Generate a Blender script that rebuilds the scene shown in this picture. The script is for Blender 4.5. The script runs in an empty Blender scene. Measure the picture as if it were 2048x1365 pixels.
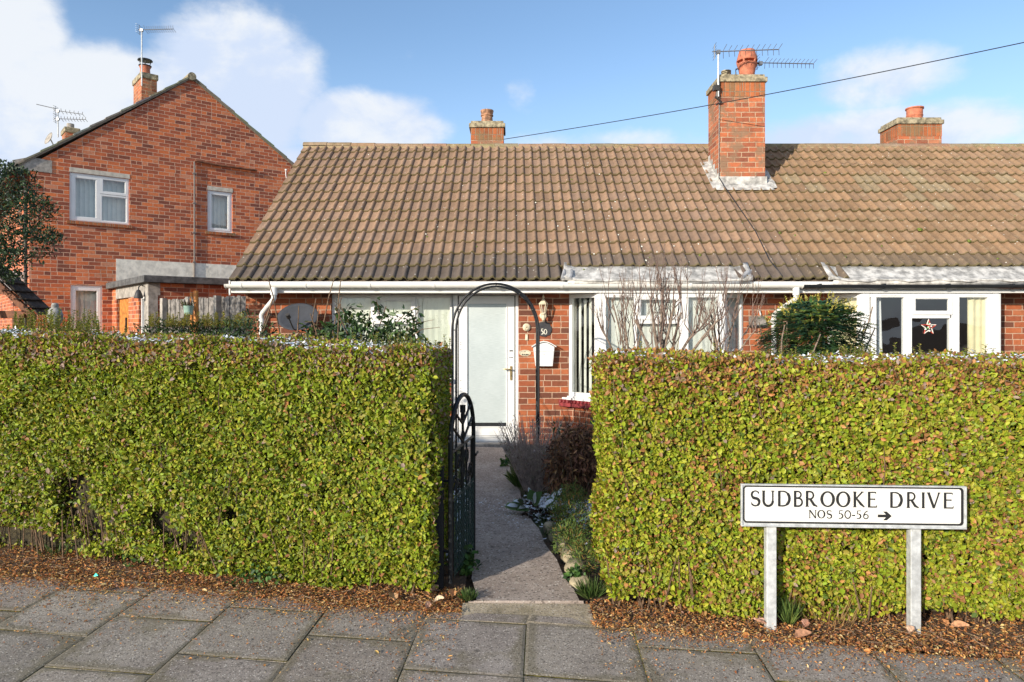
import bpy, math, random
import numpy as np
from mathutils import Vector, Matrix
R = math.radians
random.seed(7); rng = np.random.default_rng(11)
SC = bpy.context.scene
COL = SC.collection
F, HX, HY, CH = 1400.0, 1024.0, 650.0, 1.7      # focal length and horizon measured on the 2048 px photograph

# ---------------------------------------------------------------- camera
cam = bpy.data.objects.new('camera', bpy.data.cameras.new('camera')); COL.objects.link(cam)
cam.location = (0, 0, CH); cam.rotation_euler = (R(90), 0, 0)
cam.data.sensor_width = 36; cam.data.lens = 36 * F / 2048; cam.data.shift_y = -32.5 / 2048
cam.data.clip_end = 3000; cam.data.clip_start = 0.05
SC.camera = cam
# ---------------------------------------------------------------- sun, sky, exposure
SUN_AZ, SUN_EL = 40.5, 17.5                      # sun behind the camera, to its left, low
sd = Vector((-math.sin(R(SUN_AZ)) * math.cos(R(SUN_EL)), -math.cos(R(SUN_AZ)) * math.cos(R(SUN_EL)), math.sin(R(SUN_EL))))
sun = bpy.data.objects.new('sun', bpy.data.lights.new('sun', 'SUN')); COL.objects.link(sun)
sun.rotation_euler = (-sd).to_track_quat('-Z', 'Y').to_euler(); sun.location = (-20, -20, 20)
sun.data.energy = 3.9; sun.data.angle = R(0.6); sun.data.color = (1.0, 0.90, 0.76)
SC.view_settings.view_transform = 'Standard'; SC.view_settings.look = 'None'
SC.view_settings.exposure = 0.58; SC.view_settings.gamma = 1.0; SC.view_settings.use_curve_mapping = False
W = bpy.data.worlds.new('World'); SC.world = W; W.use_nodes = True

class NT:                                        # small helper to write node trees
    def __init__(s, tree): s.t = tree; s.n = tree.nodes; s.l = tree.links
    def new(s, typ, **kw):
        n = s.n.new(typ)
        for k, v in kw.items(): setattr(n, k, v)
        return n
    def put(s, sock, v):
        if hasattr(v, 'is_output'): s.l.new(v, sock)
        else:
            if isinstance(v, (tuple, list)) and len(v) == 3 and sock.type == 'RGBA': v = (*v, 1)
            sock.default_value = v
    def m(s, op, a, b=None, c=None, clamp=False):
        n = s.new('ShaderNodeMath', operation=op, use_clamp=clamp)
        s.put(n.inputs[0], a)
        if b is not None: s.put(n.inputs[1], b)
        if c is not None: s.put(n.inputs[2], c)
        return n.outputs[0]
    def mix(s, f, a, b, blend='MIX'):
        n = s.new('ShaderNodeMix', data_type='RGBA', blend_type=blend)
        s.put(n.inputs[0], f); s.put(n.inputs[6], a); s.put(n.inputs[7], b)
        return n.outputs[2]
    def noise(s, vec, scale, detail=4, rough=.55, dim='3D', dist=0):
        n = s.new('ShaderNodeTexNoise', noise_dimensions=dim)
        if vec is not None: s.put(n.inputs['Vector'], vec)
        n.inputs['Scale'].default_value = scale; n.inputs['Detail'].default_value = detail
        n.inputs['Roughness'].default_value = rough; n.inputs['Distortion'].default_value = dist
        return n.outputs['Fac']
    def ss(s, v, lo, hi):                        # smoothstep
        n = s.new('ShaderNodeMapRange', interpolation_type='SMOOTHSTEP')
        s.put(n.inputs[0], v); s.put(n.inputs[1], lo); s.put(n.inputs[2], hi)
        return n.outputs[0]
    def ramp(s, v, stops, interp='LINEAR'):
        n = s.new('ShaderNodeValToRGB'); s.put(n.inputs[0], v); r = n.color_ramp; r.interpolation = interp
        while len(r.elements) < len(stops): r.elements.new(.5)
        for e, (p, c) in zip(r.elements, stops): e.position = p; e.color = (*c, 1)
        return n.outputs[0]
    def xyz(s, x, y, z=0.0):
        n = s.new('ShaderNodeCombineXYZ'); s.put(n.inputs[0], x); s.put(n.inputs[1], y); s.put(n.inputs[2], z)
        return n.outputs[0]
    def sep(s, v):
        n = s.new('ShaderNodeSeparateXYZ'); s.put(n.inputs[0], v); return n.outputs

def sky_world():
    t = NT(W.node_tree); t.n.clear()
    out = t.new('ShaderNodeOutputWorld')
    sky = t.new('ShaderNodeTexSky', sky_type='NISHITA'); sky.sun_disc = False
    sky.sun_elevation = R(SUN_EL); sky.sun_rotation = R(180 + SUN_AZ)
    sky.air_density = 1.0; sky.dust_density = .7; sky.ozone_density = 2.6; sky.altitude = 20
    tc = t.new('ShaderNodeTexCoord').outputs['Generated']
    x, y, z = t.sep(tc)
    az = t.m('ARCTAN2', x, y)
    el = t.m('ARCSINE', t.m('MAXIMUM', t.m('MINIMUM', z, .999), -.999))
    p = t.xyz(az, t.m('MULTIPLY', el, 1.5), 0.0)
    n1 = t.noise(p, 3.4, 9, .56); n2 = t.noise(p, 1.6, 4, .5); n3 = t.noise(p, 8, 7, .6, dist=.3)
    w1 = t.m('MULTIPLY', t.m('SUBTRACT', n1, .5), .9)
    def a_(px): return math.atan((px - HX) / F)
    def e_(px, py): return math.atan((HY - py) / math.hypot(F, px - HX))
    blobs = [(0, 120, 160, 200, 1.0), (480, 185, 200, 165, 1.0), (240, 230, 330, 130, 1.0), (720, 255, 190, 80, .95), (330, 330, 620, 100, .9),
             (1750, 160, 170, 75, .62), (1680, 285, 400, 70, .78), (1250, 300, 420, 50, .5), (820, 125, 60, 35, .36), (1040, 190, 50, 50, .33), (2100, 250, 200, 70, .5)]
    f = None
    for px, py, rx, ry, amp in blobs:
        dx = t.m('DIVIDE', t.m('SUBTRACT', az, a_(px)), rx / F * math.cos(a_(px)) ** 2)
        dy = t.m('DIVIDE', t.m('SUBTRACT', el, e_(px, py)), ry / F * math.cos(a_(px)))
        d = t.m('SQRT', t.m('ADD', t.m('MULTIPLY', dx, dx), t.m('MULTIPLY', dy, dy)))
        v = t.m('MULTIPLY', t.ss(d, 1.5, .35), amp)
        f = v if f is None else t.m('MAXIMUM', f, v)
    # other parts of the sky carry scattered cloud too
    rest = t.m('MULTIPLY', t.ss(t.m('ABSOLUTE', az), .75, 1.1), t.m('MULTIPLY', n2, .9))
    f = t.m('MAXIMUM', f, rest)
    f = t.m('ADD', f, t.m('ADD', w1, t.m('MULTIPLY', t.m('SUBTRACT', n3, .5), .38)))
    dens = t.ss(t.m('ADD', f, t.m('MULTIPLY', t.m('SUBTRACT', t.noise(p, 19, 8, .62), .5), .42)), .30, .74)
    shade = t.ss(t.m('ADD', n1, t.m('MULTIPLY', t.m('SUBTRACT', n3, .5), .8)), .38, .60)
    ccol = t.mix(shade, (.46, .53, .66), (.60, .625, .66))
    hz = t.ss(el, .42, .0)                        # paler towards the horizon
    base = t.mix(1.0, sky.outputs[0], (.15, .15, .15), 'MULTIPLY')
    base = t.mix(t.m('MULTIPLY', hz, .5), base, (.42, .55, .80))
    colr = t.mix(t.m('MULTIPLY', dens, .95), base, ccol)
    bg = t.new('ShaderNodeBackground'); t.l.new(colr, bg.inputs[0]); bg.inputs[1].default_value = 1.0
    t.l.new(bg.outputs[0], out.inputs[0])
sky_world()

# ---------------------------------------------------------------- helpers
def P(px, py, d): return Vector(((px - HX) * d / F, d, CH + (HY - py) * d / F))
def X(px, d): return (px - HX) * d / F
def Z(py, d): return CH + (HY - py) * d / F
WM = {}
def tag(o, label=None, cat=None, group=None, kind=None):
    if label: o['label'] = label
    if cat: o['category'] = cat
    if group: o['group'] = group
    if kind: o['kind'] = kind
    return o
def thing(name, label, cat, loc=(0, 0, 0), rotz=0, group=None):
    o = bpy.data.objects.new(name, None); COL.objects.link(o)
    o.location = loc; o.rotation_euler = (0, 0, rotz); o.empty_display_size = .1
    WM[o] = Matrix.Translation(Vector(loc)) @ Matrix.Rotation(rotz, 4, 'Z')
    return tag(o, label, cat, group)
def link(name, me, parent=None, kind=None):
    o = bpy.data.objects.new(name, me); COL.objects.link(o)
    if parent is not None: o.parent = parent; WM[o] = WM[parent]
    else: WM[o] = Matrix.Identity(4)
    if kind: o['kind'] = kind
    return o
class MB:
    def __init__(s): s.v = []; s.f = []; s.M = Matrix.Identity(4); s.c = []; s.cc = (1, 1, 1); s.e = []; s.ee = 0.0
    def add(s, vs, fs):
        b = len(s.v)
        for p in vs: s.v.append(tuple(s.M @ Vector(p))); s.c.append(s.cc); s.e.append(s.ee)
        for f in fs: s.f.append(tuple(b + i for i in f))
        return s
    def box(s, x0, x1, y0, y1, z0, z1):
        return s.add([(x0, y0, z0), (x1, y0, z0), (x1, y1, z0), (x0, y1, z0), (x0, y0, z1), (x1, y0, z1), (x1, y1, z1), (x0, y1, z1)],
                     [(0, 3, 2, 1), (4, 5, 6, 7), (0, 1, 5, 4), (1, 2, 6, 5), (2, 3, 7, 6), (3, 0, 4, 7)])
    def prism(s, pts, d, cap=True):              # extrude polygon (3-D points) by vector d
        n = len(pts); d = Vector(d); a = [Vector(p) for p in pts]
        s.add(a + [p + d for p in a], ([tuple(range(n))[::-1], tuple(range(n, 2 * n))] if cap else []) + [(i, (i + 1) % n, n + (i + 1) % n, n + i) for i in range(n)])
        return s
    def tube(s, pts, r, n=8, cap=True):
        pts = [Vector(p) for p in pts]; k = len(pts)
        rs = r if isinstance(r, (list, tuple)) else [r] * k
        vs = []; ref = Vector((0, 0, 1))
        for i, p in enumerate(pts):
            t = (pts[min(i + 1, k - 1)] - pts[max(i - 1, 0)]).normalized()
            if i == 0:
                ref = Vector((0, 0, 1)) if abs(t.z) < .9 else Vector((1, 0, 0))
                u = t.cross(ref).normalized()
            else:
                u = (u - t * u.dot(t)).normalized()
            w = t.cross(u)
            for j in range(n):
                a = 2 * math.pi * j / n; vs.append(p + (u * math.cos(a) + w * math.sin(a)) * rs[i])
        fs = [(i * n + j, i * n + (j + 1) % n, (i + 1) * n + (j + 1) % n, (i + 1) * n + j) for i in range(k - 1) for j in range(n)]
        if cap: fs += [tuple(range(n))[::-1], tuple(range((k - 1) * n, k * n))]
        return s.add(vs, fs)
    def lathe(s, prof, c=(0, 0, 0), n=16, cap=True):  # prof [(r,z)]
        vs = [(c[0] + r * math.cos(2 * math.pi * j / n), c[1] + r * math.sin(2 * math.pi * j / n), c[2] + z) for r, z in prof for j in range(n)]
        fs = [(i * n + j, i * n + (j + 1) % n, (i + 1) * n + (j + 1) % n, (i + 1) * n + j) for i in range(len(prof) - 1) for j in range(n)]
        if cap: fs += [tuple(range(n))[::-1], tuple(range((len(prof) - 1) * n, len(prof) * n))]
        return s.add(vs, fs)
    def build(s, name, mat, parent=None, smooth=False, bevel=0, kind=None, local=False, label=None):
        me = bpy.data.meshes.new(name)
        co = s.v
        me.from_pydata(co, [], s.f); me.update()
        uv = me.uv_layers.new(name='UVMap')
        nl = len(me.loops); arr = np.empty(nl * 2)
        for p in me.polygons:
            n = p.normal
            if abs(n.z) > .97: t = Vector((1, 0, 0)); b = Vector((0, 1, 0))
            else: t = Vector((0, 0, 1)).cross(n).normalized(); b = n.cross(t)
            if abs(t.x) < abs(t.y) - 1e-3:
                t = t if t.y > 0 else -t
            elif t.x < 0: t = -t
            for li in p.loop_indices:
                c = Vector(co[me.loops[li].vertex_index]); arr[2 * li] = c.dot(t); arr[2 * li + 1] = c.dot(b)
        uv.data.foreach_set('uv', arr)
        if any(c != (1, 1, 1) for c in s.c):
            a = me.color_attributes.new('Col', 'FLOAT_COLOR', 'POINT')
            a.data.foreach_set('color', [q for c in s.c for q in (*c, 1)])
        if any(s.e):
            a = me.attributes.new('edge', 'FLOAT', 'POINT'); a.data.foreach_set('value', s.e)
        if parent is not None and not local: me.transform(WM[parent].inverted())
        if smooth: me.polygons.foreach_set('use_smooth', [True] * len(me.polygons))
        me.materials.append(mat)
        o = link(name, me, parent, kind)
        if smooth and smooth != 'all':
            try: me.set_sharp_from_angle(angle=R(40))
            except Exception: pass
        if bevel:
            b = o.modifiers.new('bevel', 'BEVEL'); b.width = bevel; b.segments = 2; b.limit_method = 'ANGLE'; b.angle_limit = R(40)
        if label: o['label'] = label
        return o
def wall_holes(mb, u0, u1, v0, v1, holes, th, put):  # put(u, v, w) -> point; w = depth behind the face
    us = sorted({u0, u1, *[h[0] for h in holes], *[h[1] for h in holes]}); vs = sorted({v0, v1, *[h[2] for h in holes], *[h[3] for h in holes]})
    us = [u for u in us if u0 <= u <= u1]; vs = [v for v in vs if v0 <= v <= v1]
    for i in range(len(us) - 1):
        for j in range(len(vs) - 1):
            cu, cv = (us[i] + us[i + 1]) / 2, (vs[j] + vs[j + 1]) / 2
            if any(h[0] < cu < h[1] and h[2] < cv < h[3] for h in holes): continue
            mb.add([put(us[i], vs[j], 0), put(us[i + 1], vs[j], 0), put(us[i + 1], vs[j + 1], 0), put(us[i], vs[j + 1], 0)], [(0, 1, 2, 3)])
            mb.add([put(us[i], vs[j], th), put(us[i + 1], vs[j], th), put(us[i + 1], vs[j + 1], th), put(us[i], vs[j + 1], th)], [(3, 2, 1, 0)])
    for a, b, c, d in list(holes) + [(u0, u1, v0, v1)]:
        q = [(a, c), (b, c), (b, d), (a, d)]
        for k in range(4):
            (p0, p1), (q0, q1) = q[k], q[(k + 1) % 4]
            mb.add([put(p0, p1, 0), put(q0, q1, 0), put(q0, q1, th), put(p0, p1, th)], [(0, 1, 2, 3)])

# ---------------------------------------------------------------- materials
MATS = {}
def pmat(name, col, rough=.6, metal=0, var=.12, scale=18, bump=0.0, bscale=60, spec=.5, attr=False, coat=0):
    if name in MATS: return MATS[name]
    m = bpy.data.materials.new(name); m.use_nodes = True; t = NT(m.node_tree); b = t.n['Principled BSDF']
    pos = t.new('ShaderNodeTexCoord').outputs['Object']
    n = t.noise(pos, scale, 5, .6)
    if attr:
        a = t.new('ShaderNodeAttribute', attribute_name='Col'); c = t.mix(1, a.outputs[0], (*col, 1), 'MULTIPLY')
    else: c = t.mix(0, col, col)
    lo = t.mix(1, c, (1 - var * 1.6,) * 3, 'MULTIPLY'); hi = t.mix(1, c, (1 + var,) * 3, 'MULTIPLY')
    t.l.new(t.mix(t.ss(n, .3, .7), lo, hi), b.inputs['Base Color'])
    b.inputs['Metallic'].default_value = metal; b.inputs['Specular IOR Level'].default_value = spec
    t.l.new(t.m('ADD', rough - .08, t.m('MULTIPLY', n, .16)), b.inputs['Roughness'])
    if coat: b.inputs['Coat Weight'].default_value = coat
    if bump:
        bn = t.new('ShaderNodeBump'); bn.inputs['Strength'].default_value = 1; bn.inputs['Distance'].default_value = bump
        t.l.new(t.noise(pos, bscale, 5, .6), bn.inputs['Height']); t.l.new(bn.outputs[0], b.inputs['Normal'])
    MATS[name] = m; return m
def brick_mat(name, stops, mortar, bw=.232, bh=.083, mo=.011, grime=(.10, .07, .05), gr=.35, moss=0.0, mossc=(.16, .15, .06), bond=.5):
    m = bpy.data.materials.new(name); m.use_nodes = True; t = NT(m.node_tree); b = t.n['Principled BSDF']
    uv = t.new('ShaderNodeTexCoord').outputs['UV']
    wob = t.noise(uv, 9, 3, .5)
    u, v, _ = t.sep(uv)
    u = t.m('ADD', u, 50.0); v = t.m('ADD', v, t.m('MULTIPLY', t.m('SUBTRACT', wob, .5), .010)); v = t.m('ADD', v, 40 * bh)
    vr = t.m('DIVIDE', v, bh); row = t.m('FLOOR', vr); fv = t.m('FRACT', vr)
    rw = t.new('ShaderNodeTexWhiteNoise', noise_dimensions='1D'); t.l.new(row, rw.inputs[1])
    ur = t.m('ADD', t.m('DIVIDE', u, bw), t.m('ADD', t.m('MULTIPLY', t.m('MODULO', row, 2.0), bond), t.m('MULTIPLY', rw.outputs[0], .10)))
    col = t.m('FLOOR', ur); fu = t.m('FRACT', ur)
    # some stretchers are split into two headers
    hw = t.new('ShaderNodeTexWhiteNoise', noise_dimensions='3D'); t.l.new(t.xyz(col, row, 9.3), hw.inputs[0])
    isH = t.m('LESS_THAN', hw.outputs[0], .16)
    half = t.m('MULTIPLY', t.m('GREATER_THAN', fu, .5), isH)
    fh = t.m('FRACT', t.m('MULTIPLY', fu, 2.0))
    du1 = t.m('MULTIPLY', t.m('MINIMUM', fu, t.m('SUBTRACT', 1.0, fu)), bw)
    du2 = t.m('MULTIPLY', t.m('MINIMUM', fh, t.m('SUBTRACT', 1.0, fh)), bw / 2)
    du = t.m('ADD', t.m('MULTIPLY', du1, t.m('SUBTRACT', 1.0, isH)), t.m('MULTIPLY', du2, isH))
    dv = t.m('MULTIPLY', t.m('MINIMUM', fv, t.m('SUBTRACT', 1.0, fv)), bh)
    fine = t.noise(uv, 130, 4, .65)
    d = t.m('ADD', t.m('MINIMUM', du, dv), t.m('MULTIPLY', t.m('SUBTRACT', fine, .5), .006))
    mask = t.ss(d, mo / 2 - .0012, mo / 2 + .0022)
    wn = t.new('ShaderNodeTexWhiteNoise', noise_dimensions='3D'); t.l.new(t.xyz(t.m('ADD', col, t.m('MULTIPLY', half, .37)), row, 2.7), wn.inputs[0])
    big = t.noise(uv, 1.1, 4, .6); mid = t.noise(uv, 22, 4, .6)
    pick = t.m('ADD', t.m('MULTIPLY', wn.outputs[0], .78), t.m('MULTIPLY', t.m('SUBTRACT', big, .5), .75)); pick = t.m('ADD', pick, .11, clamp=True)
    bc = t.ramp(pick, stops)
    bc = t.mix(t.m('MULTIPLY', t.ss(mid, .35, .75), .38), bc, t.mix(1, bc, (.52, .45, .42), 'MULTIPLY'))
    bc = t.mix(t.m('MULTIPLY', t.ss(fine, .55, .8), .22), bc, mortar)
    g = t.m('MULTIPLY', t.ss(t.noise(uv, 2.3, 6, .68), .5, .75), gr)
    bc = t.mix(g, bc, grime)
    mc = t.mix(t.m('MULTIPLY', g, 1.1), t.mix(t.ss(mid, .3, .7), mortar, tuple(c * .75 for c in mortar)), grime)
    c = t.mix(mask, mc, bc)
    if moss:
        c = t.mix(t.m('MULTIPLY', t.ss(t.noise(uv, 2.6, 6, .75), .48, .60), moss), c, mossc)
    t.l.new(c, b.inputs['Base Color']); b.inputs['Roughness'].default_value = .88; b.inputs['Specular IOR Level'].default_value = .25
    bn = t.new('ShaderNodeBump'); bn.inputs['Distance'].default_value = .006; bn.inputs['Strength'].default_value = .8
    h = t.m('ADD', mask, t.m('MULTIPLY', fine, .5)); t.l.new(h, bn.inputs['Height']); t.l.new(bn.outputs[0], b.inputs['Normal'])
    return m
BR_HOUSE = brick_mat('brick_red', [(0, (.11, .050, .036)), (.22, (.19, .068, .040)), (.45, (.31, .092, .045)), (.7, (.41, .118, .046)), (.9, (.46, .155, .070)), (1, (.36, .19, .12))], (.55, .365, .255), gr=.35)
BR_TALL = brick_mat('brick_weathered', [(0, (.19, .07, .05)), (.22, (.31, .095, .055)), (.5, (.52, .135, .06)), (.75, (.72, .20, .07)), (1, (.62, .28, .17))], (.70, .43, .30), gr=.3)
BR_CHIM = brick_mat('brick_chimney', [(0, (.20, .085, .055)), (.25, (.32, .10, .055)), (.5, (.46, .14, .065)), (.8, (.55, .17, .075)), (1, (.50, .24, .14))], (.58, .42, .28), gr=.55, moss=.9, mossc=(.27, .17, .105))
BR_RED = brick_mat('brick_soldier', [(0, (.26, .09, .04)), (.5, (.42, .13, .05)), (1, (.55, .18, .07))], (.34, .25, .17), bw=.083, bh=.232, moss=.55, mossc=(.2, .17, .09), bond=0)
UPVC = pmat('white_plastic', (.80, .80, .78), .32, var=.03, scale=3)
WPAINT = pmat('white_paint', (.78, .77, .72), .5, var=.06, scale=5)
GUTW = pmat('gutter_plastic', (.80, .78, .72), .35, var=.06, scale=4)
BLKP = pmat('black_plastic', (.02, .022, .025), .38)
IRON = pmat('black_iron', (.012, .014, .017), .5, bump=.0004, bscale=180, spec=.3)
CONC = pmat('grey_concrete', (.36, .33, .29), .9, var=.25, scale=9, bump=.003, bscale=70)
CONCM = pmat('mossy_concrete', (.34, .29, .19), .92, var=.4, scale=14, bump=.004, bscale=60)
LEAD = pmat('lead_sheet', (.50, .485, .45), .6, var=.35, scale=9, bump=.003, bscale=25)
LEADG = pmat('lead_sheet_grey', (.40, .40, .40), .5, var=.25, scale=7, bump=.006, bscale=14)
LINT = pmat('pale_lintel_concrete', (.58, .53, .44), .9, var=.15, scale=9)
FELT = pmat('roof_felt', (.11, .11, .11), .9, var=.3, scale=9, bump=.004)
TERRA = pmat('terracotta', (.52, .17, .09), .75, var=.2, scale=14, bump=.002)
TERRAM = pmat('weathered_terracotta', (.40, .21, .12), .85, var=.4, scale=18, bump=.003)
STEEL = pmat('galvanised_steel', (.58, .60, .60), .5, .25, var=.16, scale=22)
ALU = pmat('aluminium', (.35, .34, .33), .4, .8)
DARKM = pmat('dark_metal', (.06, .055, .05), .5, .4)
REDP = pmat('red_painted_sill', (.26, .025, .03), .6, var=.2, scale=20)
OAK = pmat('orange_timber', (.58, .22, .045), .55, var=.28, scale=11)
FENCEW = pmat('grey_timber', (.24, .22, .20), .9, var=.35, scale=13, bump=.002, bscale=40)
BARN = pmat('brown_timber', (.20, .075, .035), .75, var=.3, scale=12)
SHING = pmat('dark_shingle', (.07, .055, .045), .9, var=.4, scale=20, bump=.004)
DISHM = pmat('dark_dish_paint', (.045, .05, .062), .7, var=.1, spec=.2)
BRASS = pmat('brass', (.72, .52, .22), .3, .9, var=.08)
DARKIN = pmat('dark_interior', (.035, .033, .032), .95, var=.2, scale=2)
BLIND = pmat('pale_blind', (.70, .72, .62), .8, var=.06, scale=5)
BLINDW = pmat('white_blind', (.78, .78, .72), .8, var=.05, scale=4)
CURT = pmat('cream_curtain', (.74, .66, .42), .85, var=.1, scale=5)
CURTW = pmat('white_curtain', (.72, .72, .72), .85, var=.1, scale=5)
SNOW = pmat('snow', (.80, .84, .90), .7, var=.06, scale=30, bump=.006, bscale=60)
CREAM = pmat('cream_plastic', (.70, .62, .45), .5)
SLATE = pmat('black_slate', (.035, .035, .04), .55, bump=.003, bscale=50)
LETW = pmat('cream_lettering', (.80, .78, .65), .5, var=.02)
LETB = pmat('black_lettering', (.018, .018, .018), .5, var=.02)
PLATE = pmat('white_sign_face', (.74, .73, .68), .45, var=.05, scale=7)
MINT = pmat('mint_paint', (.35, .52, .44), .5)
STONE = pmat('grey_stone', (.30, .29, .27), .9, var=.3, scale=20, bump=.006)
BARK = pmat('grey_brown_bark', (.24, .18, .135), .85, var=.35, scale=40, bump=.002, bscale=120)
TWIG = pmat('grey_brown_twig', (.20, .135, .105), .7, var=.3, scale=40)
TWIGH = pmat('hedge_twig', (.17, .105, .06), .85, var=.4, scale=30)
CORE = pmat('hedge_dark_core', (.055, .045, .022), .95, var=.5, scale=40, bump=.02, bscale=50)  # dark filler colour standing in for the shade inside the hedges
WIRE = pmat('green_wire_mesh', (.03, .08, .065), .5)
def glass_mat(name, tint, refl, fres=1.45, rough=.0):
    m = bpy.data.materials.new(name); m.use_nodes = True; t = NT(m.node_tree); t.n.clear()
    o = t.new('ShaderNodeOutputMaterial'); tr = t.new('ShaderNodeBsdfTransparent'); tr.inputs[0].default_value = (*tint, 1)
    g = t.new('ShaderNodeBsdfGlossy'); g.inputs['Roughness'].default_value = rough; g.inputs[0].default_value = (1, 1, 1, 1)
    ge = t.new('ShaderNodeNewGeometry'); vm = t.new('ShaderNodeVectorMath', operation='DOT_PRODUCT'); t.l.new(ge.outputs['Normal'], vm.inputs[0]); t.l.new(ge.outputs['Incoming'], vm.inputs[1])
    frv = t.m('ADD', .045, t.m('MULTIPLY', t.m('POWER', t.m('SUBTRACT', 1.0, t.m('ABSOLUTE', vm.outputs['Value']), clamp=True), 5.0), .95))
    nz = t.noise(t.new('ShaderNodeTexCoord').outputs['Object'], 1.6, 2, .4)
    bn = t.new('ShaderNodeBump'); bn.inputs['Distance'].default_value = .012; t.l.new(nz, bn.inputs['Height']); t.l.new(bn.outputs[0], g.inputs['Normal'])
    mx = t.new('ShaderNodeMixShader'); t.l.new(t.m('ADD', t.m('MULTIPLY', frv, 1.3), refl, clamp=True), mx.inputs[0])
    t.l.new(tr.outputs[0], mx.inputs[1]); t.l.new(g.outputs[0], mx.inputs[2]); t.l.new(mx.outputs[0], o.inputs[0])
    return m
GLASS = glass_mat('window_glass', (.90, .93, .92), .05)
FROST = bpy.data.materials.new('frosted_glass'); FROST.use_nodes = True
def _fr():
    t = NT(FROST.node_tree); b = t.n['Principled BSDF']; pos = t.new('ShaderNodeTexCoord').outputs['Object']
    x, y, z = t.sep(pos)
    fine = t.noise(t.xyz(t.m('MULTIPLY', x, 12.0), y, t.m('MULTIPLY', z, 190.0)), 1, 3, .6); big = t.noise(pos, 2.2, 4, .6)
    c = t.mix(t.ss(fine, .3, .7), (.44, .50, .50), (.54, .60, .60)); c = t.mix(t.m('MULTIPLY', t.ss(big, .4, .7), .35), c, (.62, .68, .68))
    t.l.new(c, b.inputs['Base Color']); b.inputs['Roughness'].default_value = .22; b.inputs['Specular IOR Level'].default_value = .6
_fr()
def leaf_mat(name, transl=.25, rough=.42, spec=.45):
    m = bpy.data.materials.new(name); m.use_nodes = True; t = NT(m.node_tree); b = t.n['Principled BSDF']; o = t.n['Material Output']
    a = t.new('ShaderNodeAttribute', attribute_name='Col').outputs[0]
    t.l.new(a, b.inputs['Base Color']); b.inputs['Roughness'].default_value = rough; b.inputs['Specular IOR Level'].default_value = spec
    tr = t.new('ShaderNodeBsdfTranslucent'); t.l.new(t.mix(1, a, (1.15, 1.1, .6), 'MULTIPLY'), tr.inputs[0])
    mx = t.new('ShaderNodeMixShader'); mx.inputs[0].default_value = transl
    t.l.new(b.outputs[0], mx.inputs[1]); t.l.new(tr.outputs[0], mx.inputs[2]); t.l.new(mx.outputs[0], o.inputs[0])
    return m
LEAF = leaf_mat('leaf', .25, .52, .32); LEAFD = leaf_mat('glossy_leaf', .15, .45, .4); DRY = leaf_mat('dry_leaf', .12, .8, .15)

def norm(a): return a / np.maximum(np.linalg.norm(a, axis=1, keepdims=True), 1e-9)
def leaf_mesh(name, Pt, D, Nn, L, Wd, col, mat, parent=None, kind=None, fold=.18):
    n = len(Pt); D = norm(D); Nn = norm(Nn - D * np.sum(Nn * D, axis=1, keepdims=True)); S = np.cross(D, Nn)
    L = L[:, None]; Wd = Wd[:, None]
    prof = [(0, 0, 0), (-.42, .32, 1), (-.38, .70, 1), (0, 1, 0), (.38, .70, 1), (.42, .32, 1)]
    V = np.empty((n, 6, 3))
    curl = rng.uniform(-.15, .3, (n, 1))
    for k, (a, b, h) in enumerate(prof):
        V[:, k] = Pt + S * (a * Wd) + D * (b * L) + Nn * (h * fold * Wd - curl * b * b * L)
    me = bpy.data.meshes.new(name); me.vertices.add(6 * n); me.vertices.foreach_set('co', V.ravel())
    idx = (np.arange(n)[:, None] * 6 + np.array([0, 3, 2, 1, 0, 5, 4, 3])[None]).ravel().astype(np.int32)
    me.loops.add(8 * n); me.loops.foreach_set('vertex_index', idx)
    me.polygons.add(2 * n); me.polygons.foreach_set('loop_start', np.arange(0, 8 * n, 4, dtype=np.int32)); me.update(calc_edges=True)
    a = me.color_attributes.new('Col', 'FLOAT_COLOR', 'POINT')
    c = np.ones((n, 6, 4)); c[:, :, :3] = col[:, None, :]; a.data.foreach_set('color', c.ravel())
    if parent is not None: me.transform(WM[parent].inverted())
    me.materials.append(mat); me.validate()
    return link(name, me, parent, kind)
def snoise(x, y, s=1.0, ph=0.0):                 # cheap smooth noise, about -1..1
    x = x * s; y = y * s
    return (np.sin(x * 1.3 + 2.1 * np.sin(y * .9 + ph) + ph) + np.sin(y * 1.7 + 1.7 * np.sin(x * 1.1 - ph) + 1.3 * ph) + .6 * np.sin(2.9 * x + 2.3 * y + ph * 2) + .6 * np.sin(3.1 * y - 2.7 * x + ph)) / 2.8
def pick(pal, w, n, jit=.22):
    w = np.asarray(w, float)
    if w.ndim == 1: i = rng.choice(len(pal), n, p=w / w.sum())
    else:
        c = np.cumsum(w / w.sum(1, keepdims=True), 1); i = np.minimum((rng.random((n, 1)) > c).sum(1), len(pal) - 1)
    return np.clip(np.array(pal)[i] * rng.uniform(1 - jit, 1 + jit, (n, 1)) * rng.uniform(.93, 1.07, (n, 3)), 0.002, 1)
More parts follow.
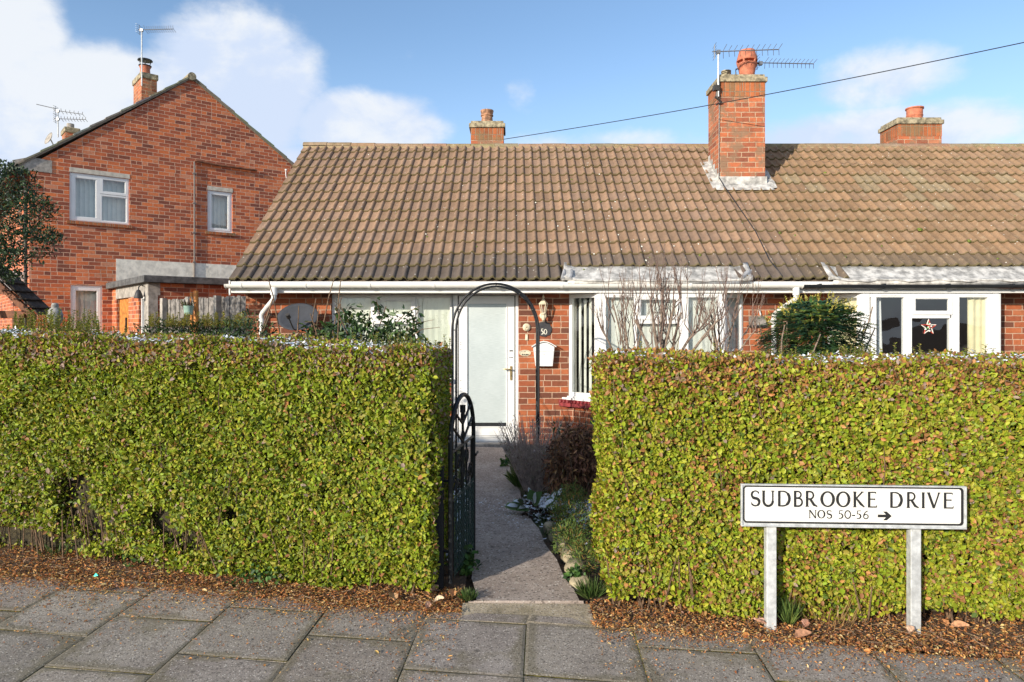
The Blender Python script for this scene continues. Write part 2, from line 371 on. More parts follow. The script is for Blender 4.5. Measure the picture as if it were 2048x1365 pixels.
# ================================================================ SETTING
WD = 9.86                                         # depth of the bungalow's front wall
def edge_y(x): return 3.99 - .197 * x + (.05 * math.sin(x * 2.1))       # back edge of the paving
def ground():
    mb = MB(); N = 60; vs = []; xs = [-400, -120, -40, -18] + list(np.linspace(-12, 14, 40)) + [20, 45, 130, 400]; ys = [-400, -100, -30, -8] + list(np.linspace(-2, 16, 40)) + [22, 50, 140, 900]
    for y in ys:
        for x in xs: vs.append((x, y, -.045))
    nx = len(xs); mb.add(vs, [(j * nx + i, j * nx + i + 1, (j + 1) * nx + i + 1, (j + 1) * nx + i) for j in range(len(ys) - 1) for i in range(nx - 1)])
    m = bpy.data.materials.new('soil'); m.use_nodes = True; t = NT(m.node_tree); b = t.n['Principled BSDF']; p = t.new('ShaderNodeTexCoord').outputs['Object']
    n = t.noise(p, 14, 8, .7); c = t.ramp(n, [(.3, (.045, .028, .018)), (.5, (.10, .06, .035)), (.7, (.17, .10, .055))])
    x, y, z = t.sep(p); c = t.mix(t.ss(y, 5.5, 6.0), c, t.mix(t.ss(t.noise(p, 3, 6, .7), .4, .6), (.05, .075, .025), (.10, .09, .05)))
    t.l.new(c, b.inputs['Base Color']); b.inputs['Roughness'].default_value = .95
    bn = t.new('ShaderNodeBump'); bn.inputs['Distance'].default_value = .02; t.l.new(n, bn.inputs['Height']); t.l.new(bn.outputs[0], b.inputs['Normal'])
    mb.build('ground', m, kind='structure')
ground()
def concrete_mat(name, c0, c1, speck, moss):
    m = bpy.data.materials.new(name); m.use_nodes = True; t = NT(m.node_tree); b = t.n['Principled BSDF']; p = t.new('ShaderNodeTexCoord').outputs['Object']
    a = t.new('ShaderNodeAttribute', attribute_name='Col').outputs[0]
    big = t.noise(p, 2.2, 6, .65); mid = t.noise(p, 16, 6, .7); fine = t.noise(p, 170, 3, .7)
    c = t.mix(t.ss(big, .35, .65), c0, c1); c = t.mix(1, c, a, 'MULTIPLY')
    c = t.mix(t.m('MULTIPLY', t.ss(mid, .45, .75), .5), c, tuple(q * .62 for q in c0))
    c = t.mix(t.m('MULTIPLY', t.ss(fine, .42, .62), .6), c, tuple(q * .4 for q in c0))
    v = t.new('ShaderNodeTexVoronoi'); v.inputs['Scale'].default_value = speck; t.l.new(p, v.inputs['Vector'])
    vw = t.new('ShaderNodeTexWhiteNoise', noise_dimensions='3D'); t.l.new(v.outputs['Color'], vw.inputs[0])
    sp = t.m('MULTIPLY', t.ss(v.outputs['Distance'], .42, .22), t.m('GREATER_THAN', vw.outputs[0], .72))
    c = t.mix(t.m('MULTIPLY', sp, .8), c, (.66, .61, .54)); sp2 = t.m('MULTIPLY', t.ss(v.outputs['Distance'], .55, .3), t.m('LESS_THAN', vw.outputs[0], .34))
    c = t.mix(t.m('MULTIPLY', sp2, .6), c, (.05, .042, .035))
    st = t.m('MULTIPLY', t.ss(t.noise(p, 5.5, 6, .75, dist=.8), .52, .72), .5); c = t.mix(st, c, tuple(q * .45 for q in c0))
    gv = t.new('ShaderNodeTexVoronoi'); gv.inputs['Scale'].default_value = 6.5; t.l.new(p, gv.inputs['Vector']); gw = t.new('ShaderNodeTexWhiteNoise', noise_dimensions='3D'); t.l.new(gv.outputs['Color'], gw.inputs[0])
    c = t.mix(t.m('MULTIPLY', t.m('MULTIPLY', t.ss(t.m('ADD', gv.outputs['Distance'], t.m('MULTIPLY', t.m('SUBTRACT', mid, .5), .12)), .15, .10), t.m('GREATER_THAN', gw.outputs[0], .70)), .6), c, tuple(q * .28 for q in c0))
    e = t.new('ShaderNodeAttribute', attribute_name='edge').outputs['Fac']
    ml = t.m('MULTIPLY', t.ss(t.m('ADD', t.noise(p, 2.6, 7, .7), t.m('MULTIPLY', e, .30)), .54, .70), moss)
    c = t.mix(ml, c, t.mix(mid, (.065, .06, .018), (.16, .13, .045)))
    t.l.new(c, b.inputs['Base Color']); b.inputs['Roughness'].default_value = .9; b.inputs['Specular IOR Level'].default_value = .25
    bn = t.new('ShaderNodeBump'); bn.inputs['Distance'].default_value = .0035; t.l.new(t.m('ADD', t.m('ADD', fine, mid), t.m('MULTIPLY', sp, .4)), bn.inputs['Height']); t.l.new(bn.outputs[0], b.inputs['Normal'])
    return m
PAVE = concrete_mat('paving_slab', (.345, .30, .265), (.43, .38, .335), 80, .42)
PATHM = concrete_mat('path_concrete', (.40, .325, .275), (.54, .455, .395), 50, .2)
MOSSJ = pmat('mossy_joint', (.24, .21, .05), .95, var=.5, scale=30, bump=.006)
def pavement():
    mb = MB()
    # column joints aim at the street's vanishing point; rows slope with the kerb
    tx = (1085 - HX) / F; m_ = .15; pitch = .600
    offs = {-12: 0}
    known = {0: 3.36, -1: 3.42, -2: 3.80, -3: 3.58, -4: 3.45, 1: 3.66, 2: 3.30, 3: 3.62, 4: 3.4, -5: 3.87, -6: 3.6}
    for k in range(-14, 13):
        x0 = .052 + k * pitch - .0; dk = known.get(k, 3.4 + .6 * random.random())
        for j in range(-9, 9):
            xc = x0 + pitch / 2; yc = dk + j * pitch                    # lower joint of the slab at the column centre
            q = []
            g = .003 + .003 * random.random(); tilt = random.uniform(-.0025, .0025)
            def pt(a, y): 
                xx = x0 + a + tx * (y - 3.33); return (xx, y - m_ * (xx - (xc + tx * (y - 3.33))))
            c = [pt(g, yc + g), pt(pitch - g, yc + g), pt(pitch - g, yc + pitch - g), pt(g, yc + pitch - g)]
            if min(p[1] for p in c) < -.85: continue
            lim = [edge_y(p[0]) + .12 for p in c]
            c = [(p[0], min(p[1], l)) for p, l in zip(c, lim)]
            if max(c[2][1] - c[1][1], c[3][1] - c[0][1]) < .04 or c[2][1] <= c[1][1] or c[3][1] <= c[0][1]: continue
            tone = random.uniform(.82, 1.10); mb.cc = (tone * random.uniform(.98, 1.03), tone, tone * random.uniform(.96, 1.02))
            b = len(mb.v); zz = random.uniform(-.002, .002)
            cx = sum(p[0] for p in c) / 4; cy = sum(p[1] for p in c) / 4
            n = 7; idx = []
            vs = []; ed = []
            for a in range(n):
                for bb in range(n):
                    s, r = a / (n - 1), bb / (n - 1)
                    s = [0, .025, .12, .5, .88, .975, 1][a]; r = [0, .025, .12, .5, .88, .975, 1][bb]
                    x = (c[0][0] * (1 - s) + c[1][0] * s) * (1 - r) + (c[3][0] * (1 - s) + c[2][0] * s) * r
                    y = (c[0][1] * (1 - s) + c[1][1] * s) * (1 - r) + (c[3][1] * (1 - s) + c[2][1] * s) * r
                    out = a in (0, n - 1) or bb in (0, n - 1)
                    vs.append((x, y, zz + tilt * (x - cx) * 4 - (.0035 if out else 0))); ed.append(1.0 if out else (.7 if a in (1, n - 2) or bb in (1, n - 2) else (.12 if a in (2, 4) or bb in (2, 4) else 0)))
            fs = [(a * n + bb, (a + 1) * n + bb, (a + 1) * n + bb + 1, a * n + bb + 1) for a in range(n - 1) for bb in range(n - 1)]
            mb.add(vs, fs); mb.e[b:] = ed
            # slab sides
            mb.prism([(p[0], p[1], -.03) for p in c], (0, 0, .03 + zz - .0075), cap=False)
    mb.build('pavement', PAVE, kind='structure')
    j = MB(); xs = np.linspace(-9, 8, 60)
    vs = [(x, -1.0, -.0095) for x in xs] + [(x, edge_y(x) + .10, -.0095) for x in xs]; n = len(xs)
    j.add(vs, [(i, i + 1, n + i + 1, n + i) for i in range(n - 1)]); j.build('pavement_joints', MOSSJ, kind='structure')
    k = MB()
    for i in range(-10, 9): k.box(i * .915 + .004, (i + 1) * .915 - .004, -1.13, -1.0, -.12, .0)
    k.build('kerb', CONC, kind='structure', bevel=.01)
    r = MB(); r.add([(-60, -7.5, -.12 + .076), (60, -7.5, -.044), (60, -1.13, -.041), (-60, -1.13, -.041)], [(0, 1, 2, 3)])
    r.v = [(a, b, -.04) for a, b, c in r.v]
    r.build('road', pmat('asphalt', (.05, .05, .052), .9, var=.3, scale=30, bump=.004, bscale=90), kind='structure')
pavement()
def path_l(y): return -.24 - (y - 4.45) * .079
def path_r(y): return np.interp(y, [4.0, 4.45, 5.2, 6.3, 7.5, 9.8], [.42, .40, .29, .15, .04, -.13])
def garden_path():
    mb = MB(); ys = list(np.linspace(4.30, 9.80, 30)); vs = []
    for y in ys:
        for s in np.linspace(0, 1, 8):
            x = path_l(y) * (1 - s) + path_r(y) * s + (.012 * math.sin(y * 9) if s in (0, 1) else 0)
            vs.append((x, y, .004 + .006 * math.sin(y * 2 + s * 3)))
    mb.add(vs, [(j * 8 + i, j * 8 + i + 1, (j + 1) * 8 + i + 1, (j + 1) * 8 + i) for j in range(len(ys) - 1) for i in range(7)])
    mb.add([(-.27, 4.30, -.04), (.44, 4.30, -.04), (.44, 4.30, .005), (-.27, 4.30, .005)], [(0, 1, 2, 3)])
    mb.cc = (1.0, 1.0, 1.0); mb.c = [(1.001, 1, 1)] * len(mb.v)
    mb.build('garden_path', PATHM, kind='structure')
    t = MB(); xs = np.linspace(-.30, .47, 14)
    vs = [(x, 3.99 - .12 * x + .0, -.002) for x in xs] + [(x, 4.27 - .02 * x, .0015) for x in xs]
    t.add(vs, [(i, i + 1, 15 + i, 14 + i) for i in range(13)]); t.c = [(1.4, 1.32, 1.05)] * len(t.v); t.e = [.3] * len(t.v)
    t.build('path_threshold', PAVE, kind='structure')
garden_path()

# ================================================================ BUNGALOW
BG = thing('bungalow', 'long low brick bungalow terrace with brown tiled roof, white front door and two bay windows', 'bungalow', (0, WD, 0))
def wz(py): return CH + (HY - py) / 142.0
def wx(px): return (px - HX) / 142.0
def bars(mb, rects, w0, w1, put):                # rects (u0,u1,v0,v1) made boxes between depths w0..w1
    for a, b, c, d in rects:
        vs = [put(a, c, w0), put(b, c, w0), put(b, c, w1), put(a, c, w1), put(a, d, w0), put(b, d, w0), put(b, d, w1), put(a, d, w1)]
        mb.add(vs, [(0, 3, 2, 1), (4, 5, 6, 7), (0, 1, 5, 4), (1, 2, 6, 5), (2, 3, 7, 6), (3, 0, 4, 7)])
def ring(u0, u1, v0, v1, b, bb=None):
    bb = bb or b
    return [(u0, u1, v0, v0 + bb), (u0, u1, v1 - bb, v1), (u0, u0 + b, v0 + bb, v1 - bb), (u1 - b, u1, v0 + bb, v1 - bb)]
def sash(mbf, mbg, u0, u1, v0, v1, b, w, put, proud=.018):
    bars(mbf, ring(u0, u1, v0, v1, b), w - proud, w + .03, put)
    e = .004; bars(mbf, ring(u0 + b - .001, u1 - b + .001, v0 + b - .001, v1 - b + .001, .010), w - proud + .008, w + .02, put)
    gl = w + .006
    mbg.add([put(u0 + b, v0 + b, gl), put(u1 - b, v0 + b, gl), put(u1 - b, v1 - b, gl), put(u0 + b, v1 - b, gl)], [(0, 1, 2, 3)])
def slats(mb, u0, u1, v0, v1, w, put, pitch=.089, ang=22):
    n = max(1, int(round((u1 - u0) / pitch))); p = (u1 - u0) / n
    for i in range(n):
        c = u0 + (i + .5) * p; h = .046; a = R(ang + random.uniform(-3, 3)); du, dw = h * math.cos(a), h * math.sin(a)
        q = [(-1, ), (0, ), (1, )]
        vs = []
        for k in (-1, 0, 1):
            for v in (v0 + .01, v1): vs.append(put(c + k * du, v, w + k * dw + (.006 if k == 0 else 0)))
        mb.add(vs, [(0, 2, 3, 1), (2, 4, 5, 3)])
def cloth(mb, u0, u1, v0, v1, w, put, waves=5, amp=.02, top=None):
    n = waves * 8; vs = []
    for i in range(n + 1):
        s = i / n; u = u0 + (u1 - u0) * s; dw = amp * math.sin(s * waves * 2 * math.pi) + amp * .4 * math.sin(s * waves * 4.4)
        ut = u if top is None else u0 + (top - u0) * s
        vs += [put(u, v0, w + dw), put(ut, v1, w + dw)]
    mb.add(vs, [(2 * i, 2 * i + 2, 2 * i + 3, 2 * i + 1) for i in range(n)])
PUTF = lambda u, v, w: (u, WD + w, v)
SOF = 2.132
WIN1 = (wx(662), wx(904), .95, SOF); DOOR = (wx(904), wx(1037), .03, SOF)
BAY1 = (.80, 3.26, .66, SOF); BAY2 = (4.44, 6.86, .66, SOF)
mb = MB(); wall_holes(mb, -3.75, 13, 0, 2.24, [WIN1, (DOOR[0], DOOR[1], 0, SOF), BAY1, BAY2], .27, PUTF)
mb.box(-3.74, -3.5, WD + .28, WD + 6.6, 0, 2.24); mb.box(-3.45, 13, WD + 6.4, WD + 6.65, 0, 2.24)
# gable end wall up to the ridge
mb.prism([(-3.745, WD - .0 + .27, 2.241), (-3.745, WD + 6.4, 2.241), (-3.745, 12.96, 4.86)], (.2, 0, 0))
mb.build('wall', BR_HOUSE, BG)
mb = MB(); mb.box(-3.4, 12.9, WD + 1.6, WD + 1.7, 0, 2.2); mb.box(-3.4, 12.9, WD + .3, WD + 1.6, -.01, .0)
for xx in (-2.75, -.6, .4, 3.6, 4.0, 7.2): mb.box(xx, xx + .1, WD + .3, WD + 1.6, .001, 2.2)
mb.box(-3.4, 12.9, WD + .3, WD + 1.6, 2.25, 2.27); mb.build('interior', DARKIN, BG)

# ---- roof of interlocking tiles
EY, EZ, RY, RZ = 9.50, 2.30, 12.96, 5.01
SL = math.hypot(RY - EY, RZ - EZ); CS, SN = (RY - EY) / SL, (RZ - EZ) / SL; G = SL / 14
def tile_mat():
    m = bpy.data.materials.new('roof_tile'); m.use_nodes = True; t = NT(m.node_tree); b = t.n['Principled BSDF']; p = t.new('ShaderNodeTexCoord').outputs['Object']
    a = t.new('ShaderNodeAttribute', attribute_name='Col').outputs[0]; e = t.new('ShaderNodeAttribute', attribute_name='edge').outputs['Fac']
    x, y, z = t.sep(p)
    big = t.noise(p, .8, 5, .6); mid = t.noise(p, 9, 7, .7); fine = t.noise(p, 90, 4, .7)
    c = t.mix(t.m('MULTIPLY', t.ss(mid, .35, .7), .5), a, t.mix(1, a, (.62, .60, .58), 'MULTIPLY'))
    c = t.mix(t.m('MULTIPLY', t.ss(fine, .4, .7), .35), c, t.mix(1, c, (.55, .53, .5), 'MULTIPLY'))
    c = t.mix(t.m('MULTIPLY', t.ss(t.noise(t.xyz(t.m('MULTIPLY', x, 5.0), t.m('MULTIPLY', y, .8), z), 1.4, 6, .7), .5, .75), .4), c, t.mix(1, c, (.50, .50, .52), 'MULTIPLY'))
    right = t.ss(x, 3.6, 4.6)
    li = t.m('MULTIPLY', t.ss(t.noise(p, 5.5, 7, .75), t.m('SUBTRACT', .63, t.m('MULTIPLY', right, .09)), t.m('SUBTRACT', .74, t.m('MULTIPLY', right, .09))), .55)
    c = t.mix(li, c, t.mix(big, (.28, .20, .11), (.44, .34, .24)))
    v = t.new('ShaderNodeTexVoronoi'); v.inputs['Scale'].default_value = 26; t.l.new(p, v.inputs['Vector'])
    vw = t.new('ShaderNodeTexWhiteNoise', noise_dimensions='3D'); t.l.new(v.outputs['Color'], vw.inputs[0])
    sp = t.m('MULTIPLY', t.ss(v.outputs['Distance'], .30, .16), t.m('GREATER_THAN', vw.outputs[0], .955))
    c = t.mix(t.m('MULTIPLY', sp, .85), c, (.62, .60, .54))
    ms = t.m('MULTIPLY', t.ss(t.m('ADD', t.m('MULTIPLY', e, .55), t.m('MULTIPLY', mid, .5)), .50, .72), .75)
    c = t.mix(ms, c, t.mix(fine, (.06, .052, .02), (.19, .155, .065)))
    t.l.new(c, b.inputs['Base Color']); b.inputs['Roughness'].default_value = .88; b.inputs['Specular IOR Level'].default_value = .22
    bn = t.new('ShaderNodeBump'); bn.inputs['Distance'].default_value = .006; t.l.new(t.m('ADD', mid, t.m('MULTIPLY', fine, .5)), bn.inputs['Height']); t.l.new(bn.outputs[0], b.inputs['Normal'])
    return m
TILE = tile_mat()
VX = -3.83
def roof():
    mb = MB()
    prof = [(.0, .0), (.035, -.003), (.07, .0), (.082, .004), (.090, .016), (.104, .029), (.116, .033), (.128, .029), (.142, .016), (.150, .002)]
    def slope_pt(x, s, h): return (x, EY + s * CS - h * SN, EZ + s * SN + h * CS)
    nt = 54
    for i in range(14):
        for k in range(nt):
            x0 = VX + k * .300
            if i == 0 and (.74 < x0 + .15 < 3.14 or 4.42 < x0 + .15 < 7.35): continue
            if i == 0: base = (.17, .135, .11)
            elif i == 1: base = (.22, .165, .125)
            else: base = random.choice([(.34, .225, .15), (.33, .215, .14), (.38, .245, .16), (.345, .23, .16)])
            if x0 > 3.9: base = (base[0] * 1.0, base[1] * .98, base[2] * .88)
            if x0 > 4.3 and 5 < i < 13 and random.random() < .10: base = (.35, .27, .17)
            tn = random.uniform(.80, .99)
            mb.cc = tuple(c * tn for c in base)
            dh = random.uniform(-.004, .005); ds = random.uniform(-.009, .009); rot = random.uniform(-.02, .02)
            xs = [(x0 + .15 * r + px, h) for r in range(2) for px, h in prof]
            n = len(xs); rows = []
            s0 = i * G + ds; s1 = (i + 1) * G + .03
            if i == 13: s1 = SL
            for s, lift, ed in ((s0, .012, 1.0), (s0 - .001, .034, 1.0), (s0 + .012, .0375, .75), (s0 + .05, .036, .28), ((s0 + s1) / 2, .026, 0), (s1, .010, .0)):
                rows.append([slope_pt(x, s + rot * (x - x0), lift + h * (1 if ed < 1 or lift > .02 else 1) + dh) for x, h in xs])
                rows[-1] = (rows[-1], ed)
            b = len(mb.v); vs = []; ed = []
            for rr, e in rows: vs += rr; ed += [e] * n
            mb.add(vs, [(a * n + q, a * n + q + 1, (a + 1) * n + q + 1, (a + 1) * n + q) for a in range(5) for q in range(n - 1)]); mb.e[b:] = ed
            if k == 0:                              # verge edge
                mb.add([slope_pt(x0 - .002, s0, .036), slope_pt(x0 - .002, s1, .012), slope_pt(x0 - .002, s1, -.03), slope_pt(x0 - .002, s0, -.03)], [(0, 1, 2, 3)])
    mb.cc = (.2, .15, .11); ye = 2 * RY - EY                             # under-sheet and the rear slope
    mb.add([(VX + .01, EY + .02, EZ - .004), (13, EY + .02, EZ - .004), (13, RY, RZ - .012), (VX + .01, RY, RZ - .012), (13, ye, EZ), (VX + .01, ye, EZ)], [(0, 1, 2, 3), (3, 2, 4, 5)])
    rf = mb.build('roof', TILE, BG, smooth=True)
    r = MB(); x = VX - .01; i = 0
    while x < 13:                                   # half-round ridge tiles bedded in mortar
        L = .44; r.cc = tuple(c * random.uniform(.85, 1.1) for c in (.36, .26, .165)); z = RZ - .025 + random.uniform(-.004, .004) + (.03 * math.exp(-((x + 3.8) / .9) ** 2))
        for x0, x1, rad in ((x, x + L - .006, .118), ):
            n = 9; vs = []
            for xx in (x0, x1):
                for j in range(n):
                    a = math.pi * j / (n - 1); vs.append((xx, RY - math.cos(a) * .125, z + math.sin(a) * .085 - .02))
            r.add(vs + [(x0, RY, z - .05), (x1, RY, z - .05)], [(j, j + 1, n + j + 1, n + j) for j in range(n - 1)] + [tuple(range(n))[::-1] + (2 * n,), tuple(range(n, 2 * n)) + (2 * n + 1,)])
        x += L; i += 1
    r.cc = (.42, .33, .2); r.box(VX, 13, RY - .122, RY - .10, RZ - .115, RZ - .03)
    r.e = [.55] * len(r.v)
    r.build('ridge_tiles', TILE, rf, smooth=True)
    return rf
ROOF = roof()
# ---- fascia, soffit, gutter
mb = MB(); mb.box(-3.80, 7.30, 9.470, 9.495, SOF, 2.285); mb.box(7.302, 13, 9.472, 9.497, SOF + .01, 2.285); mb.build('fascia', UPVC, BG, bevel=.003)
mb = MB(); mb.box(-3.80, 13, 9.497, WD - .002, SOF + .003, SOF + .015)
mb.box(-3.845, -3.825, EY, EY + .02, 2.1, 2.3)
mb.build('soffit', WPAINT, BG)
def gutter(x0, x1, mat, name, zc=2.232, step=.86, yc=9.405):
    mb = MB(); n = 12; vs = []; r = .056
    for x in (x0, x1):
        for j in range(n + 1):
            a = math.pi + math.pi * j / n; vs.append((x, yc + r * math.cos(a), zc + r * math.sin(a) + .012))
        for j in range(n, -1, -1):
            a = math.pi + math.pi * j / n; vs.append((x, yc + (r - .005) * math.cos(a), zc + (r - .005) * math.sin(a) + .012))
    m = 2 * n + 2
    mb.add(vs, [(j, (j + 1) % m, m + (j + 1) % m, m + j) for j in range(m)] + [tuple(range(m))[::-1], tuple(range(m, 2 * m))])
    x = x0 + .22
    while x < x1 - .1:                              # brackets
        vs = []
        for xx in (x - .014, x + .014):
            for j in range(n + 1):
                a = math.pi * .93 + math.pi * 1.1 * j / n; vs.append((xx, yc + (r + .006) * math.cos(a), zc + (r + .006) * math.sin(a) + .012))
        mb.add(vs, [(j, j + 1, n + 2 + j, n + 1 + j) for j in range(n)] + [tuple(range(n + 1))[::-1], tuple(range(n + 1, 2 * n + 2))]); x += step
    for xx in (x0, x1 - .012):
        vs = [(xx, yc + (r + .004) * math.cos(math.pi + math.pi * j / n), zc + (r + .004) * math.sin(math.pi + math.pi * j / n) + .012) for j in range(n + 1)]
        mb.prism(vs, (.012, 0, 0))
    return mb.build(name, mat, BG, smooth=True)
gutter(X(451, 9.4), X(1605, 9.4), GUTW, 'gutter')
gutter(X(1605, 9.4) + .002, 13, BLKP, 'gutter', zc=2.225)
def downpipe(px0, px1, name='downpipe'):
    mb = MB(); x0, x1 = X(px0, 9.41), X(px1, 9.75); r = .034
    mb.tube([(x0, 9.405, 2.20), (x0, 9.405, 2.10)], r + .012, 14)
    mb.tube([(x0, 9.405, 2.12), (x0, 9.41, 2.06), (x0 - .02 * (1), 9.43, 2.03), ((x0 + x1) / 2, 9.60, 1.95), (x1 + .02, 9.77, 1.865), (x1, 9.79, 1.83), (x1, 9.795, 1.75)], r, 14)
    mb.tube([(x1, 9.795, 1.77), (x1, 9.795, .05)], r + .0, 14)
    for z in (1.72, .9): mb.tube([(x1, 9.795, z), (x1, 9.795, z + .06)], r + .006, 14)
    mb.box(x1 - .05, x1 + .05, 9.82, 9.858, 1.735, 1.765)
    mb.build(name, UPVC, BG, smooth=True)
downpipe(548, 521); downpipe(1592, 1550)
# ---- lead aprons above the bays
def apron(x0, x1, mat, sag=.0):
    mb = MB(); n = 46; vs = []
    rows = [(9.415, 2.288), (9.43, 2.312), (9.52, 2.350), (9.66, 2.452), (9.765, 2.530)]
    for i in range(n + 1):
        x = x0 + (x1 - x0) * i / n
        for r_, (y, z) in enumerate(rows):
            wob = (.005 * math.sin(x * 9) + .003 * math.sin(x * 23 + 1)) * (1 if r_ < 3 else .4) * (1 + sag)
            e = max(0, 1 - min(x - x0, x1 - x) / .16)          # ends dressed up over the tiles
            vs.append((x + (.05 * e * (r_ / 4 - .5)), y + (.0 if r_ else wob), z + wob * (.6 if r_ else 1) + .045 * math.sin(min(1, e) * math.pi * .5) * (1 if r_ else .3)))
    m = len(rows); mb.add(vs, [(i * m + j, (i + 1) * m + j, (i + 1) * m + j + 1, i * m + j + 1) for i in range(n) for j in range(m - 1)])
    mb.add([(x0 + .05, 9.43, 2.24), (x1 - .05, 9.43, 2.24), (x1 - .05, 9.43, 2.30), (x0 + .05, 9.43, 2.30)], [(0, 1, 2, 3)])
    o = mb.build('lead_apron', mat, ROOF, smooth=True); s = o.modifiers.new('t', 'SOLIDIFY'); s.thickness = .004
apron(.70, 3.26, LEAD); apron(4.28, 7.45, LEAD, .7)
mb = MB()
for x in (.70, .80): mb.tube([(x - .02, 9.42, 2.315), (x, 9.5, 2.37), (x + .02, 9.62, 2.45)], [.028, .032, .02], 8)
mb.build('lead_fold', LEADG, ROOF, smooth=True); mb = MB()
mb.tube([(3.10, 9.43, 2.33), (3.2, 9.55, 2.385), (3.32, 9.68, 2.45)], [.02, .05, .02], 8)
mb.build('lead_fold', LEADG, ROOF, smooth=True)
# ---- front window beside the door
def window(name, u0, u1, v0, v1, put, panels, w=.06, fr=.055, parent=BG, frame=UPVC, blind=None, bmat=None, sill=True, backing=True, pmat_=GLASS):
    f, g = MB(), MB()
    bars(f, ring(u0, u1, v0, v1, fr), w, w + .065, put)
    for p in panels:
        sash(f, g, *p[:4], p[4] if len(p) > 4 else .045, w, put, p[5] if len(p) > 5 else .012)
    fo = f.build(name, frame, parent, bevel=.003); g.build('pane', pmat_, fo)
    return fo
f, g, bl = MB(), MB(), MB()
u0, u1, v0, v1 = WIN1; w = .05
bars(f, [(u0, u1, v0, v0 + .06), (u0, u1, v1 - .05, v1), (u0, u0 + .06, v0 + .06, v1 - .05), (u1 - .035, u1, v0 + .06, v1 - .05), (wx(740), wx(748), v0 + .06, v1 - .05), (wx(829), wx(834), v0 + .06, v1 - .05)], w, w + .07, PUTF)
sash(f, g, wx(746), wx(830), wz(638), v1 - .035, .055, w, PUTF)
bars(f, [(wx(748), wx(829), wz(648), wz(638))], w, w + .07, PUTF)
for a, b, c, d in ((u0 + .06, wx(740), v0 + .06, v1 - .05), (wx(834), u1 - .035, v0 + .06, v1 - .05), (wx(748), wx(829), v0 + .06, wz(648))):
    g.add([PUTF(a, c, w + .03), PUTF(b, c, w + .03), PUTF(b, d, w + .03), PUTF(a, d, w + .03)], [(0, 1, 2, 3)])
fo = f.build('window', UPVC, BG, bevel=.003); g.build('pane', GLASS, fo); slats(bl, u0 + .04, u1 - .03, v0 + .05, v1 - .03, .135, PUTF, ang=5); bl.build('blind', BLIND, fo)
mb = MB(); mb.box(u0 - .03, u1 - .002, WD - .05, WD + .05, .89, .948); mb.build('window_sill', UPVC, BG, bevel=.005)
# ---- door
d0, d1 = DOOR[0], DOOR[1]
f = MB(); bars(f, [(d0 + .001, wx(915), .035, SOF - .001), (wx(1031), d1, .035, SOF - .001), (wx(915), wx(1031), wz(591), SOF - .001)], .03, .11, PUTF)
bars(f, [(wx(915), wx(1031), .0, .045)], .0, .10, PUTF)
fo = f.build('door_frame', UPVC, BG, bevel=.003)
d = MB(); a, b, c, e = wx(917), wx(1029), .05, wz(592); ga, gb, gc, ge = wx(932.5), wx(1014.5), wz(856), wz(606)
bars(d, [(a, ga, c, e), (gb, b, c, e), (ga, gb, ge, e), (ga, gb, c, gc)], .045, .095, PUTF)
bars(d, ring(ga - .001, gb + .001, gc - .001, ge + .001, .014), .037, .06, PUTF)
bars(d, [(a + .01, b - .01, .105, .112), (a + .01, b - .01, .135, .142), (a, b, .05, .085)], .030, .0449, PUTF)
door = d.build('door', UPVC, BG, bevel=.003)
g = MB(); g.add([PUTF(ga, wz(847), .06), PUTF(gb, wz(847), .06), PUTF(gb, ge, .06), PUTF(ga, ge, .06)], [(0, 1, 2, 3)]); g.build('door_glass', FROST, door)
g = MB(); bars(g, [(ga + .013, gb - .013, gc + .012, wz(847) - .001)], .052, .075, PUTF); g.build('dark_rail', BLKP, door)
h = MB(); hx, hz = wx(1022), wz(745)
bars(h, [(hx - .014, hx + .014, wz(761), wz(733))], .032, .0445, PUTF)
h.tube([PUTF(hx, wz(739), .035), PUTF(hx, wz(739), -.012), PUTF(hx - .015, wz(739), -.02), PUTF(hx - .09, wz(738.5), -.018), PUTF(hx - .105, wz(739), -.010)], .009, 10)
h.tube([PUTF(hx, wz(752), .035), PUTF(hx, wz(752), .022)], .008, 12); h.build('handle', BRASS, door, smooth=True)
h = MB(); bars(h, [(wx(1019), wx(1026), wz(703.5), wz(701.2)), (wx(1018.5), wx(1021), wz(716.3), wz(715)), (wx(1022), wx(1026), wz(716.3), wz(715))], .042, .0447, PUTF)
for i, z in enumerate((wz(686), wz(690), wz(700), wz(763), wz(778))): bars(h, [(wx(921) - .004, wx(921) + .004, z, z + .009)], .04, .0448, PUTF)
h.build('door_sticker', BLKP, door)
mb = MB(); mb.box(wx(900), wx(1040), WD - .16, WD - .002, -.03, .045); mb.build('door_step', CONC, BG, bevel=.008)

